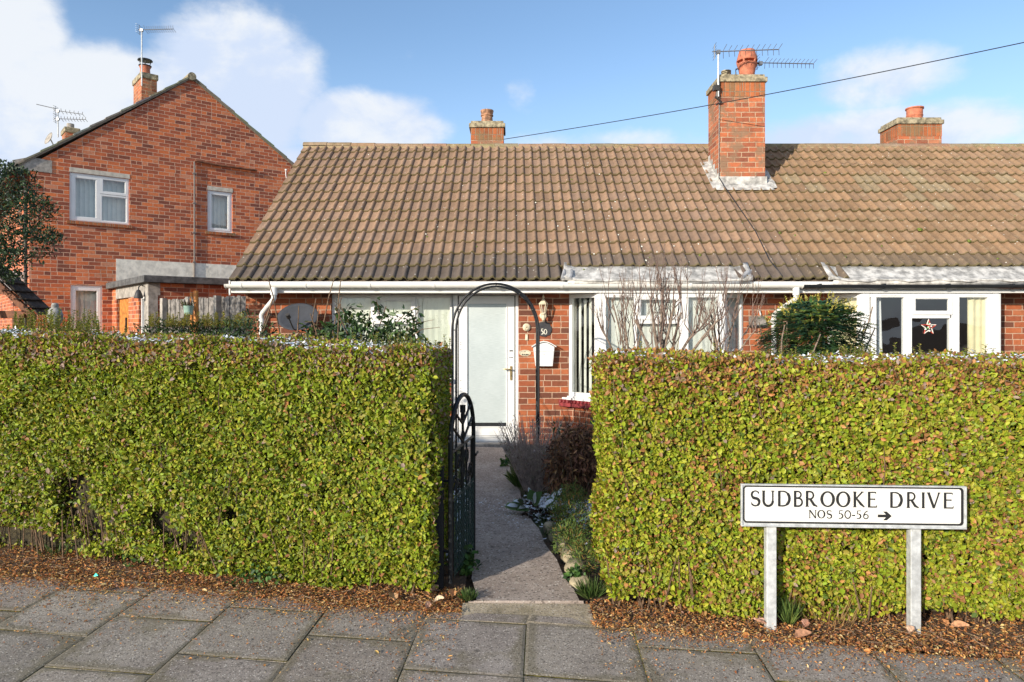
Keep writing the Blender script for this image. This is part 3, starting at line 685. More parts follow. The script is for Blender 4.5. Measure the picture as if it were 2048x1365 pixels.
# ---- bay windows
def bay(px, corners, deps, panels_front, sides, interior, par=BG, zl=.70, redsill=True):
    x0, xa, xb, x1 = corners; ya, yf = WD, deps
    W1 = MB()                                      # brick skirt
    def seg(mb, a, b, z0, z1, out=0.0, th=.22):
        a, b = Vector((*a, 0)), Vector((*b, 0)); t = (b - a).normalized(); n = Vector((t.y, -t.x, 0)) * out
        return (a + n, b + n)
    pl = [(x0, ya), (xa, yf), (xb, yf), (x1, ya)]
    W1.prism([(p[0], p[1], 0) for p in pl], (0, 0, .555)); W1.build('bay_wall', BR_HOUSE, par)
    def off(o, ext=0):
        return [(x0 - o * .9 - ext, ya - .001), (xa - o * .55, yf - o), (xb + o * .55, yf - o), (x1 + o * .9 + ext, ya - .001)]
    s = MB(); s.prism([(p[0], p[1], .556) for p in off(.045, .10)], (0, 0, .095))
    if redsill:                                     # scalloped tile edge
        L = [(Vector((*off(.045, .10)[i], 0)), Vector((*off(.045, .10)[i + 1], 0))) for i in range(3)]
        for p, q in L:
            t = (q - p).normalized(); nn = Vector((t.y, -t.x, 0)); k = max(1, int((q - p).length / .055))
            for i in range(k):
                c = p + t * ((i + .5) * (q - p).length / k) + nn * .004; s.tube([c + Vector((0, 0, .615)), c + Vector((0, 0, .652))], .026, 8)
    s.build('bay_sill_tiles', REDP if redsill else CONC, par)
    s = MB(); s.prism([(p[0], p[1], .652) for p in off(.075, .03)], (0, 0, .03)); s.prism([(p[0], p[1], .683) for p in off(.03, .0)], (0, 0, .017)); s.build('window_sill', UPVC, par, bevel=.004)
    f, g = MB(), MB()
    def frame_for(a, b):
        a, b = Vector((*a, 0)), Vector((*b, 0)); t = (b - a); L = t.length; t.normalize(); n = Vector((-t.y, t.x, 0))
        return L, (lambda u, v, w: tuple(a + t * u + n * w + Vector((0, 0, v))))
    # corner posts
    for (cx, cy), r in (((xa, yf), .085), ((xb, yf), .085)):
        f.prism([(cx + dx, cy + dy, zl) for dx, dy in ((-.075, .055), (-.035, .004), (.0, -.004), (.035, -.004), (.075, -.002), (.08, .07), (.02, .12))] if cx == xa else
                [(cx + dx, cy + dy, zl) for dx, dy in ((-.075, -.002), (-.035, -.004), (.0, -.004), (.035, .004), (.075, .055), (-.02, .12), (-.08, .07))], (0, 0, SOF - .002 - zl))
    for side in sides:
        a, b = ((x0, ya), (xa, yf)) if side == 'L' else ((xb, yf), (x1, ya))
        L, put = frame_for(a, b)
        c0, c1 = (.0, L - .05) if side == 'L' else (.05, L)
        bars(f, ring(c0, c1, zl, SOF - .004, .05, .055), .005, .07, put); gl = .03
        if sides[side] == 'T': bars(f, [(c0 + .05, c1 - .05, 1.80, 1.86)], .005, .065, put)
        g.add([put(c0 + .05, zl + .055, gl), put(c1 - .05, zl + .055, gl), put(c1 - .05, SOF - .06, gl), put(c0 + .05, SOF - .06, gl)], [(0, 1, 2, 3)])
    put = lambda u, v, w: (u, yf + w, v)
    S = lambda p: X(p, yf)
    bars(f, [(xa + .08, xb - .08, zl, zl + .055), (xa + .08, xb - .08, SOF - .06, SOF - .004)], .0, .07, put)
    for kind, p0, p1, z0, z1 in panels_front:
        a, b = S(p0), S(p1)
        if kind == 'bar': bars(f, [(a, b, z0, z1)], .0005, .0695, put)
        elif kind == 'glass': g.add([put(a, z0, .03), put(b, z0, .03), put(b, z1, .03), put(a, z1, .03)], [(0, 1, 2, 3)])
        elif kind == 'sash': sash(f, g, a, b, z0, z1, .045, .0, put, .016)
    for p in (panels_front[0][1] + 14, panels_front[-1][1] + 10):
        pass
    fo = f.build('bay_window', UPVC, par, bevel=.003); g.build('pane', GLASS, fo)
    interior(fo, pl, frame_for)
    return fo
zt, zb = SOF - .06, .755
def int1(fo, pl, frame_for):
    b = MB()
    (x0, ya), (xa, yf), (xb, _), (x1, _) = pl
    put = lambda u, v, w: (u, yf + w, v); slats(b, xa + .08, xb - .08, .72, 2.10, .095, put, ang=7)
    for a, c in (((x0 + .06, ya + .08), (xa + .06, yf + .14)), ((xb - .06, yf + .14), (x1 - .06, ya + .08))):
        L, pt = frame_for(a, c); slats(b, 0, L, .72, 2.10, .0, pt, ang=-38)
    b.build('blind', BLINDW, fo)
bay(None, (BAY1[0], 1.20, 2.86, BAY1[1]), 9.50,
    [('bar', 1268, 1274, zb, zt), ('bar', 1360, 1377, zb, zt), ('glass', 1214, 1268, zb, zt), ('sash', 1274, 1360, Z(640, 9.5), zt + .02), ('bar', 1274, 1360, Z(648, 9.5), Z(640, 9.5)), ('glass', 1274, 1360, zb, Z(648, 9.5)), ('glass', 1377, 1436, zb, zt)],
    {'L': 'P', 'R': 'P'}, int1)
def int2(fo, pl, frame_for):
    (x0, ya), (xa, yf), (xb, _), (x1, _) = pl
    put = lambda u, v, w: (u, yf + w, v); b = MB(); cloth(b, X(1934, 9.58), X(1990, 9.58), .72, 2.08, .075, put, 4, .010); b.build('curtain', CURT, fo); b = MB()
    L, pt = frame_for((x0 + .05, ya + .07), (xa + .05, yf + .13)); cloth(b, -.02, L, .72, 2.10, .0, pt, 4, .012); b.build('curtain', CURT, fo)
    b = MB(); cloth(b, X(1750, 9.62), X(1768, 9.62), .72, 2.08, .12, put, 2, .012, top=X(1762, 9.62)); b.build('curtain', CURTW, fo, label='narrow white curtain')
bay(None, (BAY2[0], 4.78, 6.60, BAY2[1]), 9.50,
    [('bar', 1743, 1753, zb, zt), ('bar', 1808, 1824, zb, zt), ('glass', 1753, 1808, zb, zt), ('sash', 1823, 1904, Z(630, 9.5), zt + .03), ('bar', 1824, 1903, Z(637, 9.5), Z(630, 9.5)), ('glass', 1824, 1900, zb, Z(637, 9.5)), ('bar', 1900, 1919, zb, zt), ('glass', 1919, 1976, zb, zt), ('bar', 1976, 1990, zb, zt)],
    {'L': 'T', 'R': 'P'}, int2, redsill=False)
for px in (1228, 1400, 1762, 1930): mb = MB(); mb.box(X(px, 9.49), X(px + 40, 9.49), 9.488, 9.4985, 2.093, 2.101); mb.build('trickle_vent', CURTW, BG)

# ---- chimneys
def chimney(x0, x1, y0, y1, zb, zt, parent=ROOF, pots=(), flue=None):
    mb = MB(); mb.box(x0, x1, y0, y1, zb, zt - .36); c = mb.build('chimney', BR_CHIM, parent)
    mb = MB(); mb.box(x0 - .004, x1 + .004, y0 - .004, y1 + .004, zt - .358, zt - .125); mb.build('soldier_course', BR_RED, c)
    mb = MB(); mb.box(x0 - .035, x1 + .035, y0 - .035, y1 + .035, zt - .124, zt - .04); mb.prism([(x0 - .0, y0 - .0, zt - .0399), (x1, y0, zt - .0399), (x1, y1, zt - .0399), (x0, y1, zt - .0399)], (0, 0, .05)); mb.build('chimney_cap', CONCM, c, bevel=.01)
    return c
# WM for children of children: chimney returned has WM too
mainc = chimney(3.45, 4.20, 11.62, 12.30, 3.60, Z(149, 11.6))
ztop = Z(149, 11.6)
p = MB(); cx, cy = X(1494, 11.95), 11.95
p.M = Matrix.Translation((cx, cy, ztop)) @ Matrix.Diagonal((.92, .92, .66, 1)); cx0, cy0, cx, cy, zt0, ztop = cx, cy, 0, 0, ztop, 0
p.lathe([(.155, 0), (.150, .06), (.135, .16), (.150, .30), (.178, .42), (.182, .44), (.182, .455), (.12, .46)], (cx, cy, ztop), 20)
p.lathe([(.11, .455), (.11, .52)], (cx, cy, ztop), 16)
for a in range(5):
    aa = a * 2 * math.pi / 5 + .3; p.tube([(cx + .165 * math.cos(aa), cy + .165 * math.sin(aa), ztop + .45), (cx + .172 * math.cos(aa), cy + .172 * math.sin(aa), ztop + .53)], .02, 6)
p.lathe([(.13, .515), (.186, .52), (.190, .535), (.178, .60), (.15, .74), (.142, .79), (.12, .79), (.12, .76)], (cx, cy, ztop), 20)
p.build('chimney_pot', TERRA, mainc, smooth=True); ztop = zt0
p = MB(); cx = X(1454, 12.0); prof = []
for i in range(7): prof += [(.068, i * .035), (.085, i * .035 + .01), (.085, i * .035 + .024)]
p.lathe(prof + [(.03, .245)], (cx, 12.05, ztop - .02), 14); p.build('flue_cowl', CONCM, mainc, smooth=True)
# lead flashing round the main chimney
mb = MB(); zf = lambda y: EZ + (y - EY) * SN / CS
y0 = 11.62
mb.prism([(3.42, y0 - .004, zf(y0) + .05), (4.23, y0 - .004, zf(y0) + .05), (4.23, y0 - .004, zf(y0) + .20), (3.42, y0 - .004, zf(y0) + .20)], (0, -.006, 0))
mb.prism([(3.34, y0 - .16, zf(y0 - .16) + .075), (4.30, y0 - .16, zf(y0 - .16) + .075), (4.25, y0 - .008, zf(y0) + .075), (3.40, y0 - .008, zf(y0) + .075)], (0, .002, .008))
for xa, xb in ((3.30, 3.449), (4.201, 4.36)):
    vs = []
    for j in range(7):
        yy = y0 - .12 + j * .13; st = .11 if j % 2 else .06
        vs += [(xa, yy, zf(yy) + .075), (xb, yy, zf(yy) + .085 + (.03 if j % 2 else 0))]
    mb.add(vs, [(2 * j, 2 * j + 1, 2 * j + 3, 2 * j + 2) for j in range(6)])
for xs in (3.446, 4.204):
    for j in range(5):
        yy = y0 + j * .135; mb.add([(xs, yy, zf(yy) + .05), (xs, yy + .135, zf(yy + .135) + .05), (xs, yy + .135, zf(yy) + .27), (xs, yy, zf(yy) + .27)], [(0, 1, 2, 3)])
mb.build('chimney_flashing', LEAD, mainc)
mb = MB(); mb.tube([(3.44, 11.61, 5.4), (3.43, 11.61, 4.15), (3.47, 11.5, 4.0), (3.55, 11.1, zf(11.1) + .08), (3.62, 10.4, zf(10.4) + .08), (3.60, 9.8, zf(9.8) + .08), (3.66, 9.5, 2.37)], .007, 6); mb.build('aerial_cable', BLKP, mainc)
c2 = chimney(X(942, 13.45), X(1007, 13.45), 13.40, 13.95, 4.5, Z(243, 13.4))
p = MB(); z2 = Z(243, 13.4); p.lathe([(.125, -.02), (.118, .05), (.105, .15), (.105, .17), (.122, .175), (.122, .195), (.110, .20), (.128, .265), (.128, .285), (.09, .285)], (X(974, 13.65), 13.67, z2), 18)
p.build('chimney_pot', TERRAM, c2, smooth=True)
c3 = chimney(X(1793, 13.7), X(1880, 13.7), 13.65, 14.3, 4.4, Z(236, 13.65))
p = MB(); z2 = Z(236, 13.65); p.lathe([(.15, -.02), (.145, .10), (.155, .12), (.148, .14), (.15, .25), (.168, .255), (.168, .28), (.12, .28)], (X(1832, 13.9), 13.95, z2), 18)
p.build('chimney_pot', TERRA, c3, smooth=True)
# moss cushions and bird lime on the tiles
m = MB(); rr = random.Random(21)
for px, py, s in ((1838, 465, .055), (1935, 488, .05), (1855, 450, .02), (1688, 520, .04), (1700, 505, .025), (1650, 350, .03), (1560, 470, .02), (1400, 515, .02), (1300, 520, .015), (1000, 420, .014), (700, 470, .014)) + tuple((rr.uniform(620, 2040), rr.uniform(330, 545), rr.uniform(.008, .018)) for _ in range(40)):
    k = (CH - EZ + EY * SN / CS); dd = (k) / (SN / CS - (HY - py) / F); x = X(px, dd); zz = EZ + (dd - EY) * SN / CS + .035
    m.lathe([(s * .9, -.02), (s, .0), (s * .8, s * .35), (s * .3, s * .55), (.001, s * .6)], (x, dd, zz), 8, cap=False)
m.build('moss', pmat('moss_green', (.16, .20, .035), .95, var=.5, scale=60, bump=.006), ROOF, smooth=True, kind='stuff')
m = MB()
for _ in range(60):
    px, py = rr.uniform(560, 1500), rr.uniform(300, 550)
    if rr.random() < .5: px, py = rr.uniform(1040, 1450), rr.uniform(400, 555)
    k = (CH - EZ + EY * SN / CS); dd = k / (SN / CS - (HY - py) / F); x = X(px, dd); zz = EZ + (dd - EY) * SN / CS + .047; s = rr.uniform(.005, .014)
    m.add([(x - s, dd - s * CS, zz - s * SN), (x + s * .7, dd - s * 1.6 * CS, zz - s * 1.6 * SN), (x + s, dd + s * CS, zz + s * SN), (x - s * .5, dd + s * 1.8 * CS, zz + s * 1.8 * SN)], [(0, 1, 2, 3)])
m.build('bird_lime', LETW, ROOF, kind='stuff')
# ================================================================ THINGS FIXED TO THE BUNGALOW
# glyphs: strokes of (points, width) in a box of height 1
def arc(cx, cy, rx, ry, a0, a1, n=14): return [(cx + rx * math.cos(R(a0 + (a1 - a0) * i / n)), cy + ry * math.sin(R(a0 + (a1 - a0) * i / n))) for i in range(n + 1)]
T, H_ = .095, .060                                # thick and thin strokes
def ser(x, y, w=.20): return ([(x - w / 2, y), (x + w / 2, y)], .035)
GL = {
 'S': (.55, [(arc(.27, .74, .23, .235, 35, 265) + arc(.27, .255, .25, .245, 85, -150), [.05] * 6 + [.08] * 6 + [.11] * 8 + [.09] * 4 + [.06] * 6), ([(.47, .78), (.48, .94)], .03), ([(.04, .06), (.03, .24)], .03)]),
 'U': (.80, [([(.12, 1), (.12, .34)] + arc(.40, .34, .28, .33, 180, 360), T), ([(.68, .34), (.68, 1)], H_), ser(.12, .985), ser(.68, .985)]),
 'D': (.80, [([(.12, 0), (.12, 1)], T), ([(.06, .975), (.34, .975)] + arc(.34, .5, .39, .475, 90, -90, 18) + [(.06, .025)], [.05] * 3 + [.06] * 4 + [T + .01] * 10 + [.06] * 4 + [.05] * 3)]),
 'B': (.60, [([(.12, 0), (.12, 1)], T), ([(.06, .975), (.28, .975)] + arc(.28, .765, .19, .21, 90, -90) + [(.12, .555)], .06), ([(.12, .54), (.30, .54)] + arc(.30, .28, .24, .26, 90, -90) + [(.06, .02)], .07)]),
 'R': (.75, [([(.12, 0), (.12, 1)], T), ([(.06, .975), (.28, .975)] + arc(.28, .735, .21, .24, 90, -90) + [(.12, .495)], .065), ([(.30, .50), (.52, .12), (.72, .01)], [.09, .10, .05]), ser(.12, .015)]),
 'O': (.86, [(arc(.43, .5, .37, .47, 0, 360, 32), [.085 + .025 * math.cos(4 * math.pi * i / 32) for i in range(33)])]),
 'K': (.70, [([(.12, 0), (.12, 1)], T), ([(.56, 1), (.16, .52)], H_), ([(.22, .56), (.48, .2), (.68, .01)], [.07, .10, .05]), ser(.12, .985), ser(.12, .015), ser(.56, .985, .16)]),
 'E': (.56, [([(.12, 0), (.12, 1)], T), ([(.06, .975), (.48, .975)], .05), ([(.12, .53), (.42, .53)], .05), ([(.06, .025), (.52, .025)], .05), ([(.49, 1.0), (.49, .88)], .03), ([(.53, 0), (.54, .14)], .03), ([(.43, .58), (.43, .47)], .03)]),
 'I': (.22, [([(.11, 0), (.11, 1)], T), ser(.11, .985), ser(.11, .015)]),
 'V': (.78, [([(.10, 1), (.40, .0)], T), ([(.68, 1), (.40, .0)], H_), ser(.10, .985), ser(.68, .985, .16)]),
 'N': (.80, [([(.12, 0), (.12, 1)], .055), ([(.12, 1), (.68, 0)], .09), ([(.68, 0), (.68, 1)], .055), ser(.08, .985, .16), ser(.12, .015, .16), ser(.68, .985, .16)]),
 '5': (.52, [([(.46, .97), (.16, .97), (.12, .55)], .06), (arc(.20, .31, .26, .29, 110, -120), [.05] * 3 + [.09] * 8 + [.06] * 4)]),
 '0': (.66, [(arc(.33, .5, .27, .47, 0, 360, 28), .075)]),
 '6': (.56, [([(.44, .98), (.22, .80), (.08, .50)] + arc(.28, .28, .21, .26, 170, 530, 24), .065)]),
 '-': (.30, [([(.03, .40), (.27, .40)], .08)]),
}
def glyph(mb, ch, put, x0, x1, y0, y1, zstep=[0], bold=1.0):
    wd, strokes = GL[ch]; h = y1 - y0
    def mp(p): return (x0 + (x1 - x0) * p[0] / wd, y0 + h * p[1])
    for pts, w in strokes:
        q = [Vector(mp(p)) for p in pts]; n = len(q); ws = w if isinstance(w, list) else [w] * n
        if len(ws) < n: ws = ws + [ws[-1]] * (n - len(ws))
        zstep[0] = (zstep[0] + 1) % 12; z = .0006 + zstep[0] * .00006
        vs = []
        for i in range(n):
            t = (q[min(i + 1, n - 1)] - q[max(i - 1, 0)]).normalized(); nn = Vector((-t.y, t.x)) * ws[i] * h * bold / 2
            a, b = q[i] + nn, q[i] - nn; vs += [put(a.x, a.y, -z), put(b.x, b.y, -z)]
        mb.add(vs, [(2 * i, 2 * i + 1, 2 * i + 3, 2 * i + 2) for i in range(n - 1)])

# wall lantern
WF = WD - .001
def lantern():
    c = (wx(1086), WD - .12, 0); z = wz
    t = thing('wall_lantern', 'cream six sided carriage lantern on the brick wall beside the white front door', 'lantern', (c[0], WD, wz(640)))
    m = MB(); m.lathe([(.006, .0), (.012, .015), (.006, .035), (.010, .05), (.045, .055), (.060, .035 + .05), (.0, .1)][::-1] if False else [(.062, .0), (.066, .012), (.05, .03), (.03, .055), (.014, .075), (.010, .09), (.018, .10), (.004, .135)], (c[0], c[1], z(610)), 6)
    m.build('roof', CREAM, t)
    m = MB()
    for a in range(6):
        aa = a * math.pi / 3; m.tube([(c[0] + .032 * math.cos(aa), c[1] + .032 * math.sin(aa), z(627)), (c[0] + .055 * math.cos(aa), c[1] + .055 * math.sin(aa), z(609.5))], .0055, 5)
    m.lathe([(.02, -.10), (.028, -.06), (.022, -.03), (.034, -.012), (.036, .0)], (c[0], c[1], z(627)), 10)
    m.build('cage', CREAM, t)
    m = MB(); m.lathe([(.030, 0), (.052, .118)], (c[0], c[1], z(626.8)), 6, cap=False); m.build('glass', GLASS, t)
    m = MB(); m.tube([(c[0], c[1], z(640)), (c[0], c[1] + .04, z(643)), (c[0], WF - .01, z(636))], .012, 8); m.lathe([(.0, 0)], c) if False else None
    m.M = Matrix.Translation((c[0], WF, z(632))) @ Matrix.Rotation(R(90), 4, 'X'); m.lathe([(.05, 0), (.048, .012), (.03, .02)], (0, 0, 0), 14)
    m.build('bracket', CREAM, t, smooth=True)
lantern()
# slate house number
t = thing('number_plaque', 'round black slate plaque with cream number 50 on the brick wall above the letterbox', 'house number', (wx(1088), WD, wz(658)))
m = MB(); n = 22; cx, cz = wx(1088), wz(658.5)
pts = [(cx + (.108 + .006 * math.sin(k * 2.7) + .004 * math.sin(k * 5.1)) * math.cos(2 * math.pi * k / n), WF, cz + (.108 + .006 * math.sin(k * 2.7)) * math.sin(2 * math.pi * k / n)) for k in range(n)]
m.prism(pts, (0, -.014, 0)); m.build('slate', SLATE, t)
m = MB(); put = lambda u, v, w: (u, WF - .0145 + w, v)
glyph(m, '5', put, wx(1081.5), wx(1087), wz(669), wz(658), bold=1.9); glyph(m, '0', put, wx(1087.8), wx(1094), wz(669), wz(659), bold=1.7); m.build('numerals', LETW, t)
# ornate bell box, bell push, oval name plaque
t = thing('door_bell_chime', 'small ornate cream round box on the brick wall beside the door', 'bell box', (wx(1053), WD, wz(655)))
m = MB(); m.M = Matrix.Translation((wx(1053), WF, wz(655))) @ Matrix.Rotation(R(90), 4, 'X'); m.lathe([(.056, 0), (.056, .018), (.045, .032), (.02, .04), (.012, .036)], (0, 0, 0), 16)
for k in range(7): m.tube([(.030 * math.cos(k * .9), .030 * math.sin(k * .9), .036), (.030 * math.cos(k * .9 + .6), .030 * math.sin(k * .9 + .6), .040)], .006, 6)
m.tube([(-.015, -.012, .042), (.0, .018, .048), (.014, -.012, .042)], .007, 6); m.build('casing', CREAM, t, smooth=True)
t = thing('bell_push', 'tiny cream rectangular bell push on the brick wall under the round bell box', 'doorbell', (wx(1053), WD, wz(675)))
m = MB(); m.box(wx(1050.5), wx(1055.5), WF - .018, WF, wz(681), wz(669)); m.build('plate', CREAM, t, bevel=.003)
m = MB(); m.M = Matrix.Translation((wx(1053), WF - .018, wz(676))) @ Matrix.Rotation(R(90), 4, 'X'); m.lathe([(.009, 0), (.008, .004)], (0, 0, 0), 12); m.build('button', LETW, t)
t = thing('name_plaque', 'oval cream name plaque on the brick wall left of the letterbox', 'plaque', (wx(1050), WD, wz(706)))
m = MB(); pts = [(wx(1050) + .084 * math.cos(2 * math.pi * k / 28), WF, wz(706.5) + .044 * math.sin(2 * math.pi * k / 28)) for k in range(28)]
m.prism(pts, (0, -.010, 0)); m.build('plate', CREAM, t, bevel=.003)
m = MB(); pts = [Vector((wx(1050) + .072 * math.cos(2 * math.pi * k / 28), WF - .0115, wz(706.5) + .034 * math.sin(2 * math.pi * k / 28))) for k in range(29)]
m.tube(pts, .0015, 4, cap=False)
for k, (px, w_) in enumerate(((1044, 2.4), (1047.5, 2), (1051, 2.6), (1054.5, 2.2))): m.box(wx(px), wx(px + w_), WF - .0125, WF - .0105, wz(710.5), wz(708))
m.box(wx(1048), wx(1052), WF - .0125, WF - .0105, wz(704.6), wz(703.6)); m.build('lettering', LETB, t)
# letterbox
t = thing('letterbox', 'white metal letterbox with arched lid mounted on the brick wall by the door', 'letterbox', (wx(1087), WD, wz(733)))
m = MB(); a, b = wx(1066), wx(1108); a2, b2 = wx(1070.5), wx(1104.5)
n = 10; top = [(a + (b - a) * k / n, wz(694) + .062 * math.sin(math.pi * k / n)) for k in range(n + 1)]
out = [(a2, wz(732)), (b2, wz(732))] + top[::-1]
m.prism([(x, WF, z) for x, z in out], (0, -.10, 0)); m.box(a + .004, b - .004, WF - .108, WF - .1005, wz(702.5), wz(700.8)); m.prism([(wx(1068.5), WF - .1005, wz(703)), (wx(1105.8), WF - .1005, wz(703)), (wx(1102.8), WF - .1005, wz(730)), (wx(1072), WF - .1005, wz(730))][::1], (0, -.004, 0)); m.build('box', UPVC, t, bevel=.003)
m = MB(); o1 = [(wx(1063.0) + (wx(1111.5) - wx(1063.0)) * k / n, wz(692.5) + .072 * math.sin(math.pi * k / n)) for k in range(n + 1)]; o2 = [(x, z - .014) for x, z in o1]
m.prism([(x, WF, z) for x, z in o1 + o2[::-1]], (0, -.125, 0)); m.build('lid', UPVC, t)
m = MB(); m.M = Matrix.Translation((wx(1087), WF - .1045, wz(708))) @ Matrix.Rotation(R(90), 4, 'X'); m.lathe([(.010, 0), (.009, .005)], (0, 0, 0), 12); m.build('lock', STEEL, t)
# satellite dish
t = thing('satellite_dish', 'dark grey oval satellite dish on the bungalow wall beside the left downpipe', 'satellite dish', (X(596, 9.5), WD, 1.6))
m = MB(); Rm = Matrix.Translation((X(596, 9.45), 9.50, Z(637, 9.5))) @ Matrix.Rotation(R(-8), 4, 'Z') @ Matrix.Rotation(R(66), 4, 'X')
m.M = Rm; vs = [(0, 0, 0)]; NR, NA = 6, 32
for i in range(1, NR + 1):
    for j in range(NA):
        r = i / NR; a = 2 * math.pi * j / NA; vs.append((.292 * r * math.cos(a), .20 * r * math.sin(a), .055 * r * r))
fs = [(0, 1 + j, 1 + (j + 1) % NA) for j in range(NA)] + [(1 + (i - 1) * NA + j, 1 + i * NA + j, 1 + i * NA + (j + 1) % NA, 1 + (i - 1) * NA + (j + 1) % NA) for i in range(1, NR) for j in range(NA)]
m.add(vs, fs); o = m.build('reflector', DISHM, t, smooth='all'); s = o.modifiers.new('t', 'SOLIDIFY'); s.thickness = .006
m = MB(); m.M = Rm; m.tube([(0, -.19, .03), (0, -.20, .10), (0, -.12, .30)], .009, 8); m.tube([(0, -.12, .28), (0, -.10, .34)], .028, 10); m.build('feed_arm', DARKM, t)
m = MB(); m.M = Matrix.Identity(4); m.tube([(X(596, 9.5), 9.56, 1.78), (X(596, 9.5), 9.70, 1.62), (X(596, 9.5), WF, 1.62)], .016, 8); m.build('wall_bracket', DARKM, t)
# small grey unit and cable clip on the wall right of the first bay
t = thing('meter_box', 'grey rectangular box on the brick wall between the bare shrubs and the spiky evergreen', 'meter box', (wx(1513), WD, wz(650)))
m = MB(); m.box(wx(1497), wx(1530), WF - .05, WF, wz(651), wz(633)); m.build('cover', FENCEW, t, bevel=.004)
m = MB(); m.box(wx(1494), wx(1533), WF - .065, WF, wz(653.5), wz(651.3)); m.build('ledge', SLATE, t)
m = MB(); m.tube([(wx(1517), WF - .03, wz(620)), (wx(1520), WF - .03, wz(631))], .012, 8); m.build('spout', STEEL, t)
# star decoration hanging in the neighbour's window
t = thing('star_decoration', 'red and white star shaped wreath with green leaves hanging in the dark bay window', 'decoration', (X(1858, 9.54), 9.55, Z(655, 9.5)))
cx, cz, yy = X(1857, 9.515), Z(655, 9.5), 9.512; m = MB()
pts = [Vector((cx + (.105 if k % 2 == 0 else .042) * math.sin(k * math.pi / 5), yy, cz + (.105 if k % 2 == 0 else .042) * math.cos(k * math.pi / 5))) for k in range(11)]
for k in range(10): m.cc = (.75, .70, .62) if k % 2 else (.45, .05, .03); m.tube([pts[k], (pts[k] + pts[k + 1]) / 2], .007, 6); m.tube([(pts[k] + pts[k + 1]) / 2, pts[k + 1]], .007, 6)
m.build('star_frame', pmat('candy_paint', (1, 1, 1), .5, attr=True, var=.03), t)
m = MB(); rr = random.Random(4)
for k in range(16):
    m.cc = rr.choice([(.05, .22, .04), (.6, .04, .03), (.75, .72, .68), (.08, .30, .05), (.6, .04, .03)]); a = rr.uniform(0, 6.28); d = rr.uniform(0, .055); c = (cx + d * math.cos(a), yy - .004 - .002 * (k % 3), cz + d * math.sin(a) - .005)
    m.lathe([(.002, -.014), (.014, -.006), (.016, .004), (.002, .014)], c, 7)
m.build('berries_and_leaves', MATS['candy_paint'], t)
m = MB(); m.tube([(cx, yy, cz + .1), (cx, yy, Z(636, 9.5))], .0012, 4); m.build('hanging_thread', CURTW, t)

# ================================================================ AERIALS AND WIRE
def aerial(label, base, top, boom_dir, L, nel, el, extra=None, thick=.006, group='television aerials on the chimneys'):
    t = thing('tv_aerial', label, 'aerial', base, group=group)
    m = MB(); m.tube([base, top], .016, 8); m.build('mast', STEEL, t, smooth=True)
    def boom(o, d, L, nel, el, tilt=0):
        d = Vector(d).normalized(); o = Vector(o); up = Vector((0, 0, 1)); s = d.cross(up).normalized()
        m = MB(); m.tube([o - d * .1, o + d * L], .0085, 6); m.box(o.x - .03, o.x + .03, o.y - .03, o.y + .03, o.z - .04, o.z + .02); m.build('boom', ALU, t)
        m = MB()
        for k in range(nel):
            p = o + d * (.08 + (L - .08) * k / (nel - 1)); v = (s * .8 + up * .25).normalized() if tilt else s
            w = el * (1.0 if k else 1.4)
            for sg in (1, -1): m.tube([p + d * .0 + up * .010, p + v * w * sg + up * .035 * sg + d * .03], thick * .7, 5)
        for hh in (-.10, -.05, 0, .05, .10): m.tube([o - d * .06 + up * hh - s * .13, o - d * .06 + up * hh + s * .13], thick * .6, 4)
        m.tube([o - d * .06 - up * .12, o - d * .06 + up * .12], .007, 4); m.build('elements', ALU, t)
    boom(top, boom_dir, L, nel, el, 1)
    if extra: boom(*extra)
    return t
zc = Z(105, 11.6)
aerial('tall aerial with two booms strapped to the large chimney above the middle of the roof', (3.41, 11.57, Z(195, 11.6)), (3.41, 11.57, zc), (1, -.06, .012), .98, 11, .09,
       extra=((X(1512, 12.2), 11.98, Z(127, 12.0)), (1, .05, .0), .93, 13, .07, 1))
m = MB(); t = bpy.data.objects['tv_aerial']; m.box(3.33, 3.42, 11.53, 11.62, Z(183, 11.6), Z(173, 11.6)); m.tube([(3.42, 11.6, Z(165, 11.6)), (3.39, 11.58, Z(198, 11.6))], .03, 6); m.tube([(3.36, 11.57, Z(195, 11.6)), (3.46, 11.58, Z(205, 11.6)), (3.38, 11.60, Z(210, 11.6))], .02, 6); m.tube([(X(1512, 12.2), 11.98, Z(127, 12.0)), (3.83, 11.98, Z(140, 12)), (3.83, 11.98, Z(150, 12))], .012, 6); m.build('bracket', DARKM, t)
t = thing('overhead_wire', 'thin black overhead wire crossing the sky and passing in front of the large chimney', 'wire', P(975, 285, 13.6))
pa, pb = P(975, 284, 13.6), P(2400, 10, 8.2); pts = [pa.lerp(pb, k / 24) - Vector((0, 0, .10 * math.sin(math.pi * k / 24))) for k in range(25)]
m = MB(); m.tube(pts, .0065, 6); m.build('cable', BLKP, t)

# ================================================================ TWO-STOREY HOUSE
H0 = Vector((X(60, 14.5), 14.5, 0)); HA = R(40.5)
LH = thing('two_storey_house', 'two storey red brick house with a steep gable end and white windows on the left', 'house', tuple(H0), HA)
HM = WM[LH]; U = Vector((math.cos(HA), math.sin(HA), 0)); V = Vector((-math.sin(HA), math.cos(HA), 0))
def hl(px, py, yl=0.0):                           # photo pixel -> local (x, z) on the plane y_local = yl
    d = Vector(((px - HX) / F, 1, (HY - py) / F)); o = Vector((0, 0, CH)) - H0
    k = (yl - o.dot(V)) / d.dot(V); p = o + d * k; return p.dot(U), p.z
def hside(px, py, xl):                            # same on the plane x_local = xl -> (y, z)
    d = Vector(((px - HX) / F, 1, (HY - py) / F)); o = Vector((0, 0, CH)) - H0
    k = (xl - o.dot(U)) / d.dot(U); p = o + d * k; return p.dot(V), p.z
def LM(): m = MB(); m.M = HM.copy(); return m
ap, apz = hl(383, 158); ev = hl(60, 330)[1]; re, rez = hl(600, 345)
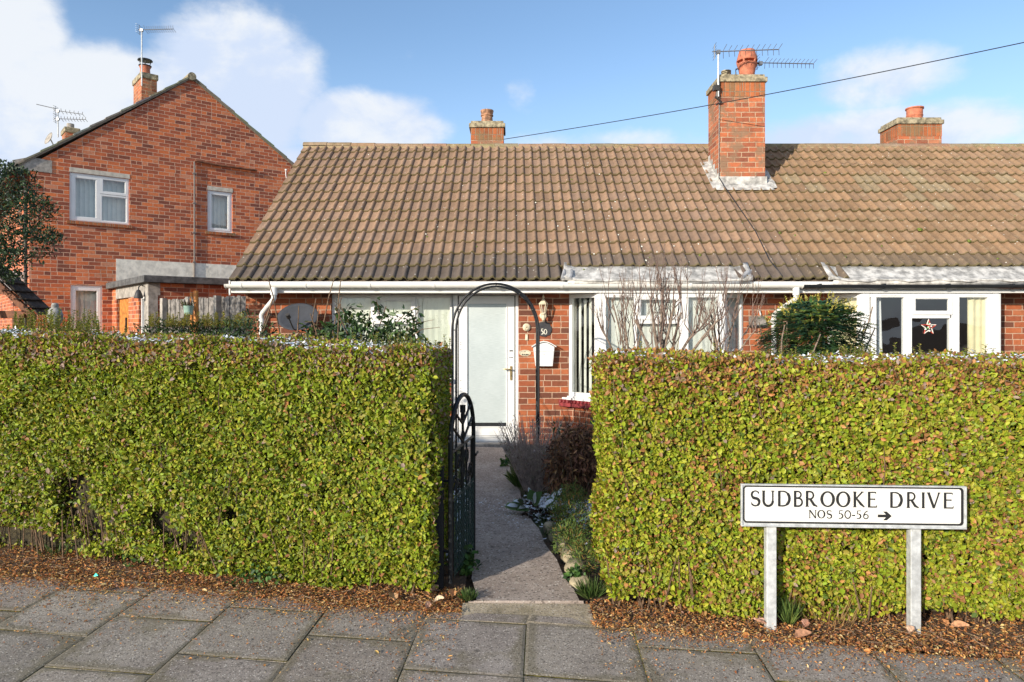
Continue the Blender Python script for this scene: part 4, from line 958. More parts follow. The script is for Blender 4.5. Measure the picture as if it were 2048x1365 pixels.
rx_ = ap * 2; 
slopeR = (apz - rez) / (re - ap); slopeL = (apz - ev) / ap
XR = ap + (apz - ev) / slopeR
put = lambda u, v, w: (u, w, v)
wA = [*hl(139, 344), *hl(259, 449)]; WA = (wA[0], wA[2], (hl(139, 440)[1] + hl(259, 452)[1]) / 2, (wA[1] + hl(259, 358)[1]) / 2)
b0, b1 = hl(415, 380), hl(465, 467); WB = (b0[0], b1[0], b1[1], b0[1])
b0, b1 = hl(141, 570), hl(205, 660); WC = (b0[0], b1[0], b1[1] - .1, b0[1])
m = LM(); wall_holes(m, 0, XR, 0, ev, [WA, WB, WC], .25, put); DP = 12.0
m.prism([(0, 0, ev + .0005), (XR, 0, ev + .0005), (ap, 0, apz)], (0, .25, 0))
m.box(0.0, .22, .251, DP, 0, ev); m.box(XR - .22, XR, .251, DP, 0, ev)
m.build('wall', BR_TALL, LH)
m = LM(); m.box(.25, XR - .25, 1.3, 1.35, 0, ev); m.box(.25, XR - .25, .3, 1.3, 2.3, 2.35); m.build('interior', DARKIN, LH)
m = LM()
for (x, z), (x2, z2) in (((-.42, ev - .42 * slopeL * .75 + .02), (ap, apz)), ((XR + .3, ev - .3 * slopeR), (ap, apz))):
    dx = x2 - x; q = [(x, -.03, z), (x2, -.03, z2), (x2, -.03, z2 + .055), (x, -.03, z + .055)]
    m.cc = (.30, .25, .19); m.prism(q, (0, DP + .1, 0))
    nn = 12
    for k in range(nn):                              # stepped verge tiles
        a, b = k / nn, (k + 1.08) / nn; b = min(b, 1.0)
        p0 = (x + dx * a, z + (z2 - z) * a); p1 = (x + dx * b, z + (z2 - z) * b); m.cc = tuple(c * random.uniform(.8, 1.15) for c in (.30, .27, .22))
        m.prism([(p0[0], -.045, p0[1] + .050), (p1[0], -.045, p1[1] + .035), (p1[0], -.045, p1[1] + .072), (p0[0], -.045, p0[1] + .098)], (0, DP + .14, 0))
m.e = [.45] * len(m.v)
hr = m.build('roof', TILE, LH)
m = LM(); m.tube([(ap, -.06, apz + .045), (ap, DP, apz + .045)], .095, 12); m.build('ridge_tiles', CONCM, hr)
m = LM(); m.prism([(-.30, -.012, ev - .12), (hl(104, 330)[0], -.012, ev - .12), (hl(104, 330)[0], -.012, ev + .14), (-.0, -.012, ev + .16), (-.30, -.012, ev + .05)], (0, .011, 0)); m.build('gable_corbel', CONC, LH)
m = LM(); m.prism([(-.34, .01, ev - .10), (-.02, .01, ev - .10), (-.02, .01, ev - .02), (-.34, .01, ev - .02)], (0, DP, 0)); m.build('soffit', BARN, LH)
def hwin(rect, panels, lintel=.10, blind='s'):
    a, b, c, d = rect; f, g = LM(), LM()
    bars(f, ring(a, b, c, d, .06), .03, .10, put)
    for p in panels:
        u0, u1 = a + (b - a) * p[0], a + (b - a) * p[1]; v0, v1 = c + (d - c) * p[2], c + (d - c) * p[3]
        sash(f, g, u0, u1, v0, v1, p[4], .035, put, .012)
    fo = f.build('window', UPVC, LH, bevel=.003); g.build('pane', GLASS, fo)
    bl = LM(); slats(bl, a + .04, b - .04, c + .04, d - .04, .2, put, ang=10); bl.build('blind', BLINDW, fo)
    if lintel:
        l = LM(); bars(l, [(a - .005, b + .005, d + .001, d + lintel)], -.006, .1, put); l.build('lintel', LINT, LH)
    l = LM(); bars(l, [(a - .05, b + .05, c - .07, c - .001)], -.04, .08, put); l.build('window_sill', BR_RED if lintel else UPVC, LH)
hwin(WA, [(.03, .50, .02, .97, .075), (.50, .98, .62, .98, .055), (.50, .98, .02, .61, .035)])
hwin(WB, [(.08, .92, .04, .96, .05)], .10); hwin(WC, [(.06, .94, .04, .95, .06)], .0)
# whitewashed band, conduit, flue pipe
m = LM(); a, z1 = hl(232, 518); b = hl(520, 530)[0]; z0 = hl(232, 562)[1]
m.box(a, b, -.008, -.001, z0, z1); hband = m.build('whitewashed_band', pmat('old_whitewash', (.80, .75, .64), .9, var=.14, scale=7, bump=.006, bscale=12), LH)
m = LM(); x1, z1 = hl(388, 324); m.tube([(x1, -.03, hl(388, 555)[1]), (x1, -.03, z1)], .020, 8)
for k in range(5): m.box(x1 - .035, x1 + .035, -.055, -.001, z1 - .3 - .7 * k, z1 - .27 - .7 * k)
m.build('waste_pipe', pmat('grey_pipe', (.20, .17, .15), .6), LH)
m = LM(); x2, z2 = hl(512, 342); m.tube([(x1, -.04, z1), (x1 + .05, -.05, z1 + .02), (x1 + .5, -.05, z1 - .01), (x2, -.05, z2)], .03, 8); m.build('waste_pipe', BARN, LH)
m = LM(); xx, zz = hl(569, 343); m.tube([(xx, -.08, zz), (xx, -.08, zz - .12), (xx + .06, -.06, zz - .28), (xx + .10, -.02, zz - .30)], .012, 6); m.lathe([(.03, 0), (.03, .03)], (xx, -.1, zz)); m.build('white_hook', UPVC, LH)
# left side downpipe and bay
m = LM(); m.tube([(-.32, .05, ev - .06), (-.12, .02, ev - .25), (-.07, .05, ev - .5), (-.07, .05, .1)], .035, 10); m.build('downpipe', pmat('brown_black_pipe', (.05, .035, .03), .5), LH, smooth=True)
m = LM(); m.tube([(-.42, -.1, ev - .28), (-.42, DP, ev - .28)], .06, 10); m.build('gutter', BLKP, LH, smooth=True)
m = LM(); ya, zt_ = hside(52, 530, -.02); m.box(-.7, -.001, .45, 3.2, zt_ - .55, zt_ - .15); hb = m.build('bay_panel', WPAINT, LH, bevel=.01)
m = LM(); m.box(-.62, -.001, .5, 3.1, .2, .9); m.build('bay_base', WPAINT, hb)
f, g = LM(), LM(); ps = lambda u, v, w: (-.66 + w, 3.15 - u, v)
bars(f, ring(0, 2.6, .9, zt_ - .551, .07) + [(.8, .87, .97, zt_ - .62), (1.7, 1.77, .97, zt_ - .62)], 0, .08, ps); g.add([ps(.05, .95, .03), ps(2.55, .95, .03), ps(2.55, zt_ - .6, .03), ps(.05, zt_ - .6, .03)], [(0, 1, 2, 3)])
f.build('bay_window', UPVC, hb); g.build('pane', GLASS, hb)
# chimneys of the tall house
def hchim(pxl, pxm, pxr, pyt, yl, zoff, label):
    # front-facing corner at pxm; slope position from the left roof plane
    xl, zt = hl(pxm, pyt, yl); w = hl(pxr, pyt, yl)[0] - xl; y2 = hside(pxl, pyt, xl)[0]
    zb = ev + slopeL * xl - .5
    m = LM(); m.box(xl, xl + w, yl, y2, zb, zt - .20); c = m.build('chimney', BR_CHIM, hr)
    m = LM(); m.box(xl - .03, xl + w + .03, yl - .03, y2 + .03, zt - .20, zt - .06); m.build('chimney_cap', CONCM, c, bevel=.02)
    return xl, w, yl, y2, zt, c
xl, w, yl, y2, zt, c = hchim(267, 283, 314, 139, 1.2, 0, '')
cc = HM @ Vector((xl + w / 2, (yl + y2) / 2, zt - .06))
m = MB(); m.lathe([(.13, 0), (.12, .05), (.11, .22), (.13, .25), (.13, .28)], tuple(cc), 14); m.build('chimney_pot', TERRA, c, smooth=True)
m = MB(); m.lathe([(.145, .28), (.15, .30), (.10, .31)], tuple(cc), 14); m.lathe([(.175, .42), (.165, .445), (.05, .47)], tuple(cc), 16)
for a in range(4): m.tube([tuple(cc + Vector((.10 * math.cos(a * 1.57 + .5), .10 * math.sin(a * 1.57 + .5), .30))), tuple(cc + Vector((.13 * math.cos(a * 1.57 + .5), .13 * math.sin(a * 1.57 + .5), .43)))], .010, 5)
m.build('chimney_cowl', BLKP, c, smooth=True)
ca = HM @ Vector((xl - .02, yl - .04, 0)); dA = ca.y
aerial('tall thin aerial on the mossy chimney of the two storey house', (X(283.5, dA), dA, Z(172, dA)), (X(283.5, dA), dA, Z(60, dA)), (1, -.1, -.02), .80, 14, .07, thick=.007)
xl, w, yl, y2, zt, c = hchim(124, 131, 158, 249, 4.6, 0, '')
cc = HM @ Vector((xl + w / 2, (yl + y2) / 2, zt - .06)); m = MB(); m.lathe([(.09, 0), (.09, .16), (.07, .16)], tuple(cc), 12); m.build('chimney_pot', CONC, c, smooth=True)
dA = (HM @ Vector((xl - .1, yl, 0))).y
t = aerial('short aerial with two booms beside the far small chimney of the tall house', (X(116, dA), dA, Z(275, dA)), (X(116, dA), dA, Z(222, dA)), (1, .1, -.12), .02 + 45 * dA / F, 6, .05, thick=.009,
       extra=((X(116, dA), dA, Z(238, dA)), (1, .1, -.0), 52 * dA / F, 9, .05, 1))
m = MB(); m.tube([P(73, 209, dA), P(116, 219, dA)], .010, 5); m.build('boom', ALU, t)
t = thing('satellite_dish', 'pale satellite dish just above the sloping verge of the tall house', 'satellite dish', P(101, 290, dA - 1))
m = MB(); pc = P(101, 279, dA - .6); m.M = Matrix.Translation(pc) @ Matrix.Rotation(R(-35), 4, 'Z') @ Matrix.Rotation(R(70), 4, 'X')
m.lathe([(.004, 0), (.06, .006), (.12, .025), (.17, .05), (.172, .054), (.12, .03), (.004, .006)], (0, 0, 0), 20, cap=False); m.build('reflector', CONC, t, smooth='all')
m = MB(); m.tube([tuple(pc), tuple(pc + Vector((0, .1, -.1))), tuple(pc + Vector((0, .1, -.6)))], .018, 6); m.build('bracket', STEEL, t)

# flat-roofed side extension of the tall house
x0, zf0 = hl(224, 566); 
# projecting distance: where the roof edge reaches px 298
y1, zf1 = hside(298, 553, x0); zf1 = (zf0 + zf1) / 2; zr = zf1
EXT = hl(610, 560, y1)[0]
m = LM(); m.box(x0 - .12, EXT, y1 - .14, -.002, zr - .13, zr); ext = m.build('side_extension', FELT, LH, bevel=.01, label='flat roofed brick side extension')
m = LM(); dy = lambda px: hside(px, 600, x0)[0]
# left face pieces, y from dy(px)
fy = lambda p: dy(p)
m.box(x0 + .0, x0 + .2, fy(233), -.003, 0, zr - .131); m.box(x0, x0 + .2, fy(277), fy(257), 0, zr - .36)
m.box(x0 + .01, EXT - .01, y1, y1 + .2, 0, zr - .131)
m.box(x0 + .01, x0 + .2, y1 + .201, fy(289), 0, .9)
m.build('extension_wall', BR_TALL, ext)
m = LM(); m.box(x0 - .015, x0 + .19, y1 - .01, fy(233) - .002, zr - .36, zr - .132); m.box(x0 - .012, x0 + .15, y1 - .012, fy(290), 0, zr - .3605); m.build('concrete_lintel', CONC, ext)
m = LM(); m.box(x0 + .05, x0 + .1, fy(256), fy(234), 0, zr - .362); dd = m.build('side_door', OAK, ext)
m = LM(); m.box(x0 + .03, x0 + .05, fy(249), fy(247), 1.55, 1.85); m.build('handle', IRON, ext)
f, g = LM(), LM(); pe = lambda u, v, w: (x0 + .04 + w, -u, v)
ua, ub = -fy(278), -fy(289); bars(f, ring(min(ua, ub), max(ua, ub), .9, zr - .362, .05), 0, .06, pe); g.add([pe(ua, .95, .03), pe(ub, .95, .03), pe(ub, zr - .4, .03), pe(ua, zr - .4, .03)], [(0, 1, 2, 3)])
f.build('window_frame', UPVC, ext); g.build('pane', GLASS, ext)
ly = fy(291); lz = hside(291, 588, x0)[1]; lp = HM @ Vector((x0 - .12, ly, lz))
t = thing('porch_lamp', 'small black bell shaped lamp on the grey pier beside the orange door', 'lamp', tuple(lp))
m = MB(); m.lathe([(.075, -.09), (.078, -.08), (.06, .0), (.035, .06), (.012, .075), (.01, .12)], tuple(lp), 14); m.build('lamp_shade', SLATE, t, smooth=True)
m = MB(); m.tube([tuple(lp + Vector((0, 0, .12))), tuple(HM @ Vector((x0 - .08, ly, lz + .16))), tuple(HM @ Vector((x0 - .012, ly, lz + .14)))], .01, 6); m.build('bracket', IRON, t)

# ================================================================ FENCE, POSTS, SHELTER
fa, fb = P(330, 597, 12.0), P(494, 585, 10.4); fa.z = 0; fb.z = 0
t = thing('fence', 'weathered grey upright board fence between the tall house and the bungalow', 'fence', tuple(fa)); ht = 2.13
tt = (fb - fa).normalized(); L = (fb - fa).length; nn = Vector((tt.y, -tt.x, 0)); m = MB(); u = 0; k = 0
ppos = (L * .34, L * .67)
while u < L:
    w_ = .085; h = ht + random.uniform(-.012, .012); a = fa + tt * u + nn * (.0 if k % 2 else .012); b = a + tt * w_
    m.prism([a, b, b + nn * .012, a + nn * .012], (0, 0, h)); u += .078; k += 1
m.build('boards', FENCEW, t)
for s in (0.02, .36, .70):
    m = MB(); a = fa + tt * (L * s) + nn * .03; m.prism([a, a + tt * .09, a + tt * .09 + nn * .08, a + nn * .08], (0, 0, ht + .02)); m.build('fence_post', CONC, t)
for px, w_, top, d, lab in ((383, 6.5, 586, 9.7, 'thinner rear orange timber post, left of its pair, behind the clipped shrubs'), (392, 9, 582, 9.4, 'thicker orange timber post, right of its pair, behind the clipped shrubs')):
    t = thing('timber_post', lab, 'post', (X(px, d), d, 0), group='orange timber posts')
    m = MB(); r = w_ * d / F / 2; m.tube([(X(px, d), d, 0), (X(px, d), d, Z(top, d))], r, 10); m.build('pole', OAK, t, smooth=True)
t = thing('hanging_bucket', 'pale mint green bucket of dried plants hanging on the orange post', 'bucket', P(377, 628, 9.25))
m = MB(); c = P(377, 630, 9.25); m.lathe([(.045, 0), (.050, .01), (.066, .115), (.070, .12), (.062, .12), (.048, .015)], tuple(c), 16); m.build('bucket', MINT, t, smooth=True)
m = MB(); m.tube([c + Vector((-.066, 0, .115)), c + Vector((-.04, 0, .20)), c + Vector((.03, .02, .24)), c + Vector((.066, 0, .115))], .003, 5); m.build('handle', STEEL, t)
def sprout(n, c, r, col, L, Wd, mat, name, parent, up=.6, flat=1.0):
    a = rng.uniform(0, 2 * np.pi, n); rr = np.sqrt(rng.random(n)) * r
    Pt = np.stack([c[0] + rr * np.cos(a), c[1] + rr * np.sin(a), np.full(n, c[2])], 1)
    D = np.stack([np.cos(a) * rng.random(n), np.sin(a) * rng.random(n), up + rng.random(n)], 1)
    return leaf_mesh(name, Pt, D, rng.normal(size=(n, 3)), rng.uniform(.6, 1.1, n) * L, rng.uniform(.7, 1.2, n) * Wd, col(n), mat, parent)
sprout(60, tuple(c + Vector((-.02, 0, .09))), .05, lambda n: pick([(.16, .11, .08), (.10, .12, .05)], [2, 1], n), .12, .012, DRY, 'dried_plants', t, .4)
# small timber shelter at far left
t = thing('timber_porch', 'brown timber porch gable with dark shingles at the left edge of the photo', 'porch', P(-60, 700, 9.0))
d = 9.0; A, B = P(-90, 478, d), P(68, 630, d); m = MB()
m.prism([A, B, B + Vector((0, 0, -.10)), A + Vector((0, 0, -.10))], (0, .05, 0)); A2 = P(-250, 632, d)
m.prism([A, A2, A2 + Vector((0, 0, -.10)), A + Vector((0, 0, -.10))], (0, .05, 0))
m.box(X(-230, d), X(46, d), d + .01, d + .09, Z(637, d), Z(622, d)); m.build('barge_board', BARN, t)
m = MB(); m.prism([A + Vector((0, .051, .0)), B + Vector((.02, .051, .0)), B + Vector((.02, .051, .04)), A + Vector((0, .051, .04))], (0, .32, 0)); m.prism([A + Vector((0, .052, .04)), A2 + Vector((0, .052, .04)), A2 + Vector((0, .052, 0)), A + Vector((0, .052, 0))], (0, .32, 0))
for k in range(9):
    s = (k + .5) / 9; q = A.lerp(B, s); m.box(q.x - .07, q.x + .07, d - .01, d + .38, q.z + .035, q.z + .05)
m.build('roof', SHING, t)
for px in (-200, 22):
    m = MB(); m.box(X(px, d), X(px + 14, d), d + .02, d + .11, 0, Z(632, d)); m.build('post', BARN, t)
# stone finial and black finial showing over the left hedge
t = thing('stone_ornament', 'rounded grey stone ornament poking above the left end of the hedge', 'ornament', (X(110, 8.0), 8.0, 0))
m = MB(); c = (X(110, 8), 8.0, 0); m.M = Matrix.Translation((X(110, 8) * (1), 8.0, 0)) @ Matrix.Diagonal((.72, .72, .985, 1)); c = (0, 0, 0); m.lathe([(.07, 0), (.07, 1.55), (.10, 1.60), (.10, 1.64), (.05, 1.67), (.07, 1.73), (.11, 1.78), (.115, 1.84), (.09, 1.90), (.05, 1.925), (.055, 1.95), (.04, 1.975), (.01, 1.98)], c, 14); m.build('pedestal_and_finial', STONE, t, smooth=True)
t = thing('finial_post', 'black iron post with ball finial behind the right end of the left hedge', 'post', (X(878, 7.2), 7.2, 0))
m = MB(); c = (X(879, 7.2), 7.2, 0); zt = Z(697, 7.2); m.lathe([(.016, 0), (.016, zt - .01), (.030, zt), (.018, zt + .012), (.022, zt + .02), (.026, zt + .045), (.018, zt + .066), (.004, zt + .07)], c, 10); m.build('post', IRON, t, smooth=True)
m = MB(); m.tube([(c[0], c[1], zt - .01), (c[0] - .17, c[1] + .02, zt - .0)], .008, 6); m.tube([(c[0] - .17, c[1] + .02, zt), (c[0] - .17, c[1] + .02, 0)], .008, 6); m.build('rail', IRON, t)

# ================================================================ ARCH AND GATE
AX0, AX1, AY0, AY1 = -.64, .285, 7.5, 8.02
t = thing('garden_arch', 'black metal tube garden arch standing over the path in front of the white door', 'arch', ((AX0 + AX1) / 2, (AY0 + AY1) / 2, 0))
def hoop(y, seg=26):
    r = (AX1 - AX0) / 2; cx = (AX0 + AX1) / 2; zt = 2.14; zs = zt - r * 1.08
    return [Vector((AX0, y, 0)), Vector((AX0, y, zs * .5)), Vector((AX0, y, zs))] + [Vector((cx - r * math.cos(math.pi * k / seg), y, zs + r * 1.08 * math.sin(math.pi * k / seg))) for k in range(1, seg)] + [Vector((AX1, y, zs)), Vector((AX1, y, zs * .5)), Vector((AX1, y, 0))]
h0, h1 = hoop(AY0), hoop(AY1)
for h in (h0, h1): m = MB(); m.tube(h, .0125, 8); m.build('hoop', IRON, t, smooth=True)
m = MB()
for k in (1, 2, 6, 10, 15, 20, 24, 28, 29): m.tube([h0[k], h1[k]], .006, 6)
for z in (.4, .8): 
    for xx in (AX0, AX1): m.tube([(xx, AY0, z), (xx, AY1, z)], .006, 6)
m.build('cross_bars', IRON, t)
GN = Vector((X(901, 4.47), 4.47, .05)); GF = Vector((X(947, 5.13), 5.13, .05)); gd = (GF - GN); GW = gd.length; gd.normalize(); gn = Vector((gd.y, -gd.x, 0))
t = thing('garden_gate', 'open black wrought iron garden gate with rounded top beside the left hedge', 'gate', tuple(GN))
G_ = lambda u, z, w=0: GN + gd * u + gn * w + Vector((0, 0, z - .05))
m = MB(); zc_ = .93; r = GW / 2
arcp = [G_(r - r * math.cos(math.pi * k / 20), zc_ + .29 * math.sin(math.pi * k / 20)) for k in range(21)]
m.tube([G_(0, .05)] + arcp + [G_(GW, .05)], .0155, 8); m.tube([G_(0, .10), G_(GW, .10)], .010, 6); m.tube([G_(0, .875), G_(GW, .885)], .010, 6); m.tube([G_(0, .56), G_(GW, .56)], .008, 6)
m.build('frame', IRON, t, smooth=True)
m = MB()
for k in range(1, 9):
    u = GW * k / 9; m.tube([G_(u, .10), G_(u, .56 if k % 2 else .88)], .0075, 6)
m.tube([G_(r, .10), G_(r, 1.15)], .010, 6); m.tube([G_(r, .90), G_(.06, 1.03)], .009, 5); m.tube([G_(r, .90), G_(GW - .06, 1.03)], .009, 5); m.tube([G_(r, 1.02), G_(.10, 1.13)], .009, 5); m.tube([G_(r, 1.02), G_(GW - .10, 1.13)], .009, 5)
m.build('bars', IRON, t)
m = MB()
def scroll(c, rad, sgn, z, turns=1.4, mm=None):
    pts = [G_(c + sgn * rad * (1 - .62 * k / 22) * math.cos(turns * 2 * math.pi * k / 22), z + rad * (1 - .62 * k / 22) * math.sin(turns * 2 * math.pi * k / 22)) for k in range(23)]; mm.tube(pts, .0075, 5)
for c, z in ((.10, .66), (.22, .78), (.45, .78), (.57, .66), (.22, .34), (.45, .34), (.34, .70), (.34, .25), (.13, .48), (.55, .48), (.34, .50), (.11, .22), (.57, .22), (.20, .62), (.48, .62)): scroll(c, .055, 1 if c < .34 else -1, z, mm=m)
for z in (.93, 1.08): m.tube([G_(r + .045 * math.cos(a * .5), z + .045 * math.sin(a * .5)) for a in range(14)], .005, 5)
m.tube([G_(r, 1.10, 0), G_(r, 1.15, 0)], .022, 6)
m.build('scrollwork', IRON, t)
m = MB(); sp = .045
k = -12
while k < 26:
    for sg in (1, -1):
        a = None; pts = []
        for i in range(0, 14):
            u = k * sp + sg * i * sp if sg > 0 else k * sp + (13 - i) * sp - 6 * sp; z = .07 + i * sp * .9
            if 0 < u < GW and z < .60: pts.append(G_(u, z, .012))
        if len(pts) > 1: m.tube(pts, .0012, 3, cap=False)
    k += 1
m.build('wire_mesh', WIRE, t)
m = MB(); m.tube([G_(GW - .02, .75, .02), G_(GW + .05, .76, .02)], .009, 6); m.build('latch', IRON, t)
t = thing('gate_post', 'thick black square gate post at the end of the left hedge', 'gate post', (X(877, 4.42), 4.42, 0))
m = MB(); px_ = X(877, 4.42); m.box(px_ - .026, px_ + .026, 4.47, 4.52, -.03, .78); m.build('post', IRON, t, bevel=.004)
m = MB(); m.box(px_ - .029, px_ + .029, 4.467, 4.523, .7805, .79); m.build('cap', IRON, t)
m = MB()
for z in (.25, .70): m.tube([(px_ + .026, 4.49, z), (GN.x, GN.y, z)], .009, 6)
m.build('hinge', IRON, t)

# ================================================================ STREET SIGN
SGL = P(1482, 1010, 3.90); SGR = P(1932, 1014, 3.84)
sc_ = Vector(((SGL.x + SGR.x) / 2, (SGL.y + SGR.y) / 2, 0)); sa = math.atan2(SGR.y - SGL.y, SGR.x - SGL.x)
Wd_ = math.hypot(SGR.x - SGL.x, SGR.y - SGL.y); q_ = Wd_ / 1430.0; zc_ = Z(1013, 3.87)
t = thing('street_sign', 'white street name plate with black lettering on two galvanised posts', 'street sign', (sc_.x, sc_.y, 0), sa)
def SP(cx, cy, w): return ((cx - 970) * q_, w, zc_ - .05 + (232 - cy) * q_ + .05)
def SB(mb, a, b, c, d, w0, w1): p, r_ = SP(a, d, w0), SP(b, c, w1); mb.box(p[0], r_[0], w0, w1, p[2], r_[2])
def TM(): m = MB(); m.M = WM[t].copy(); return m
m = TM(); SB(m, 256, 1686, 95, 371, .001, .018); SB(m, 256, 1686, 95, 103, -.008, .0009); SB(m, 256, 1686, 361, 371, -.008, .0009); SB(m, 256, 264, 103, 361, -.008, .0009); SB(m, 1676, 1686, 103, 361, -.008, .0009)
m.build('back_frame', STEEL, t, bevel=.002)
def rrect(a, b, c, d, r, w):
    pts = []
    for cx, cy, a0 in ((b - r, c + r, 90), (a + r, c + r, 180), (a + r, d - r, 270), (b - r, d - r, 0)):
        for k in range(7):
            an = R(a0 - 90 + (90 if False else 0)) ; 
    for (cx, cy, s) in ((a + r, c + r, 90), (a + r, d - r, 180), (b - r, d - r, 270), (b - r, c + r, 0)):
        for k in range(7):
            an = R(s + 90 * k / 6); pts.append(SP(cx + r * math.cos(an), cy - r * math.sin(an), w))
    return pts
m = TM(); m.prism(rrect(270, 1668, 104, 348, 22, .0009), (0, -.0040, 0)); m.build('black_border', LETB, t)
m = TM(); m.prism(rrect(278, 1650, 113, 336, 16, -.0032), (0, -.0016, 0)); m.build('name_plate', PLATE, t)
m = TM(); spt = lambda u, v, w: SP(u, v, -.0050 + w)
for ch, a, b in (('S', 318, 374), ('U', 386, 470), ('D', 486, 572), ('B', 588, 652), ('R', 664, 746), ('O', 764, 852), ('O', 864, 950), ('K', 968, 1044), ('E', 1058, 1122), ('D', 1200, 1284), ('R', 1306, 1388), ('I', 1402, 1424), ('V', 1434, 1524), ('E', 1536, 1604)):
    glyph(m, ch, lambda u, v, w: SP(u, v, -.0050 + w), a, b, 236, 136, bold=-1.7)
for ch, a, b in (('N', 686, 740), ('O', 744, 792), ('S', 803, 835), ('5', 874, 908), ('0', 914, 958), ('-', 960, 986), ('5', 988, 1022), ('6', 1032, 1070)):
    glyph(m, ch, lambda u, v, w: SP(u, v, -.0050 + w), a, b, 311, 258, bold=-1.85)
m.prism([SP(1127, 282, -.0050), SP(1178, 282, -.0050), SP(1160, 262, -.0050), SP(1184, 262, -.0050), SP(1215, 291, -.0050), SP(1184, 319, -.0050), SP(1160, 319, -.0050), SP(1178, 300, -.0050), SP(1127, 300, -.0050)], (0, -.0006, 0))
m.build('lettering', LETB, t)
inv = WM[t].inverted()
for pxa, pxb, pyb, dd in ((1538, 1558, 1265, 3.87), (1839, 1860, 1278, 3.79)):
    a, b = inv @ Vector((X(pxa, dd), sc_.y, 0)), inv @ Vector((X(pxb, dd), sc_.y, 0)); m = TM()
    yy = (inv @ Vector((X(pxa, dd), dd, 0))).y
    m.box(a.x, b.x, .0185, .070, -.05, SP(0, 300, 0)[2]); m.build('post', STEEL, t, bevel=.004)
# ================================================================ HEDGES
GP = [(.19, .235, .018), (.26, .34, .022), (.39, .40, .035), (.32, .29, .045), (.31, .15, .06), (.50, .24, .08), (.32, .23, .18), (.09, .14, .02)]
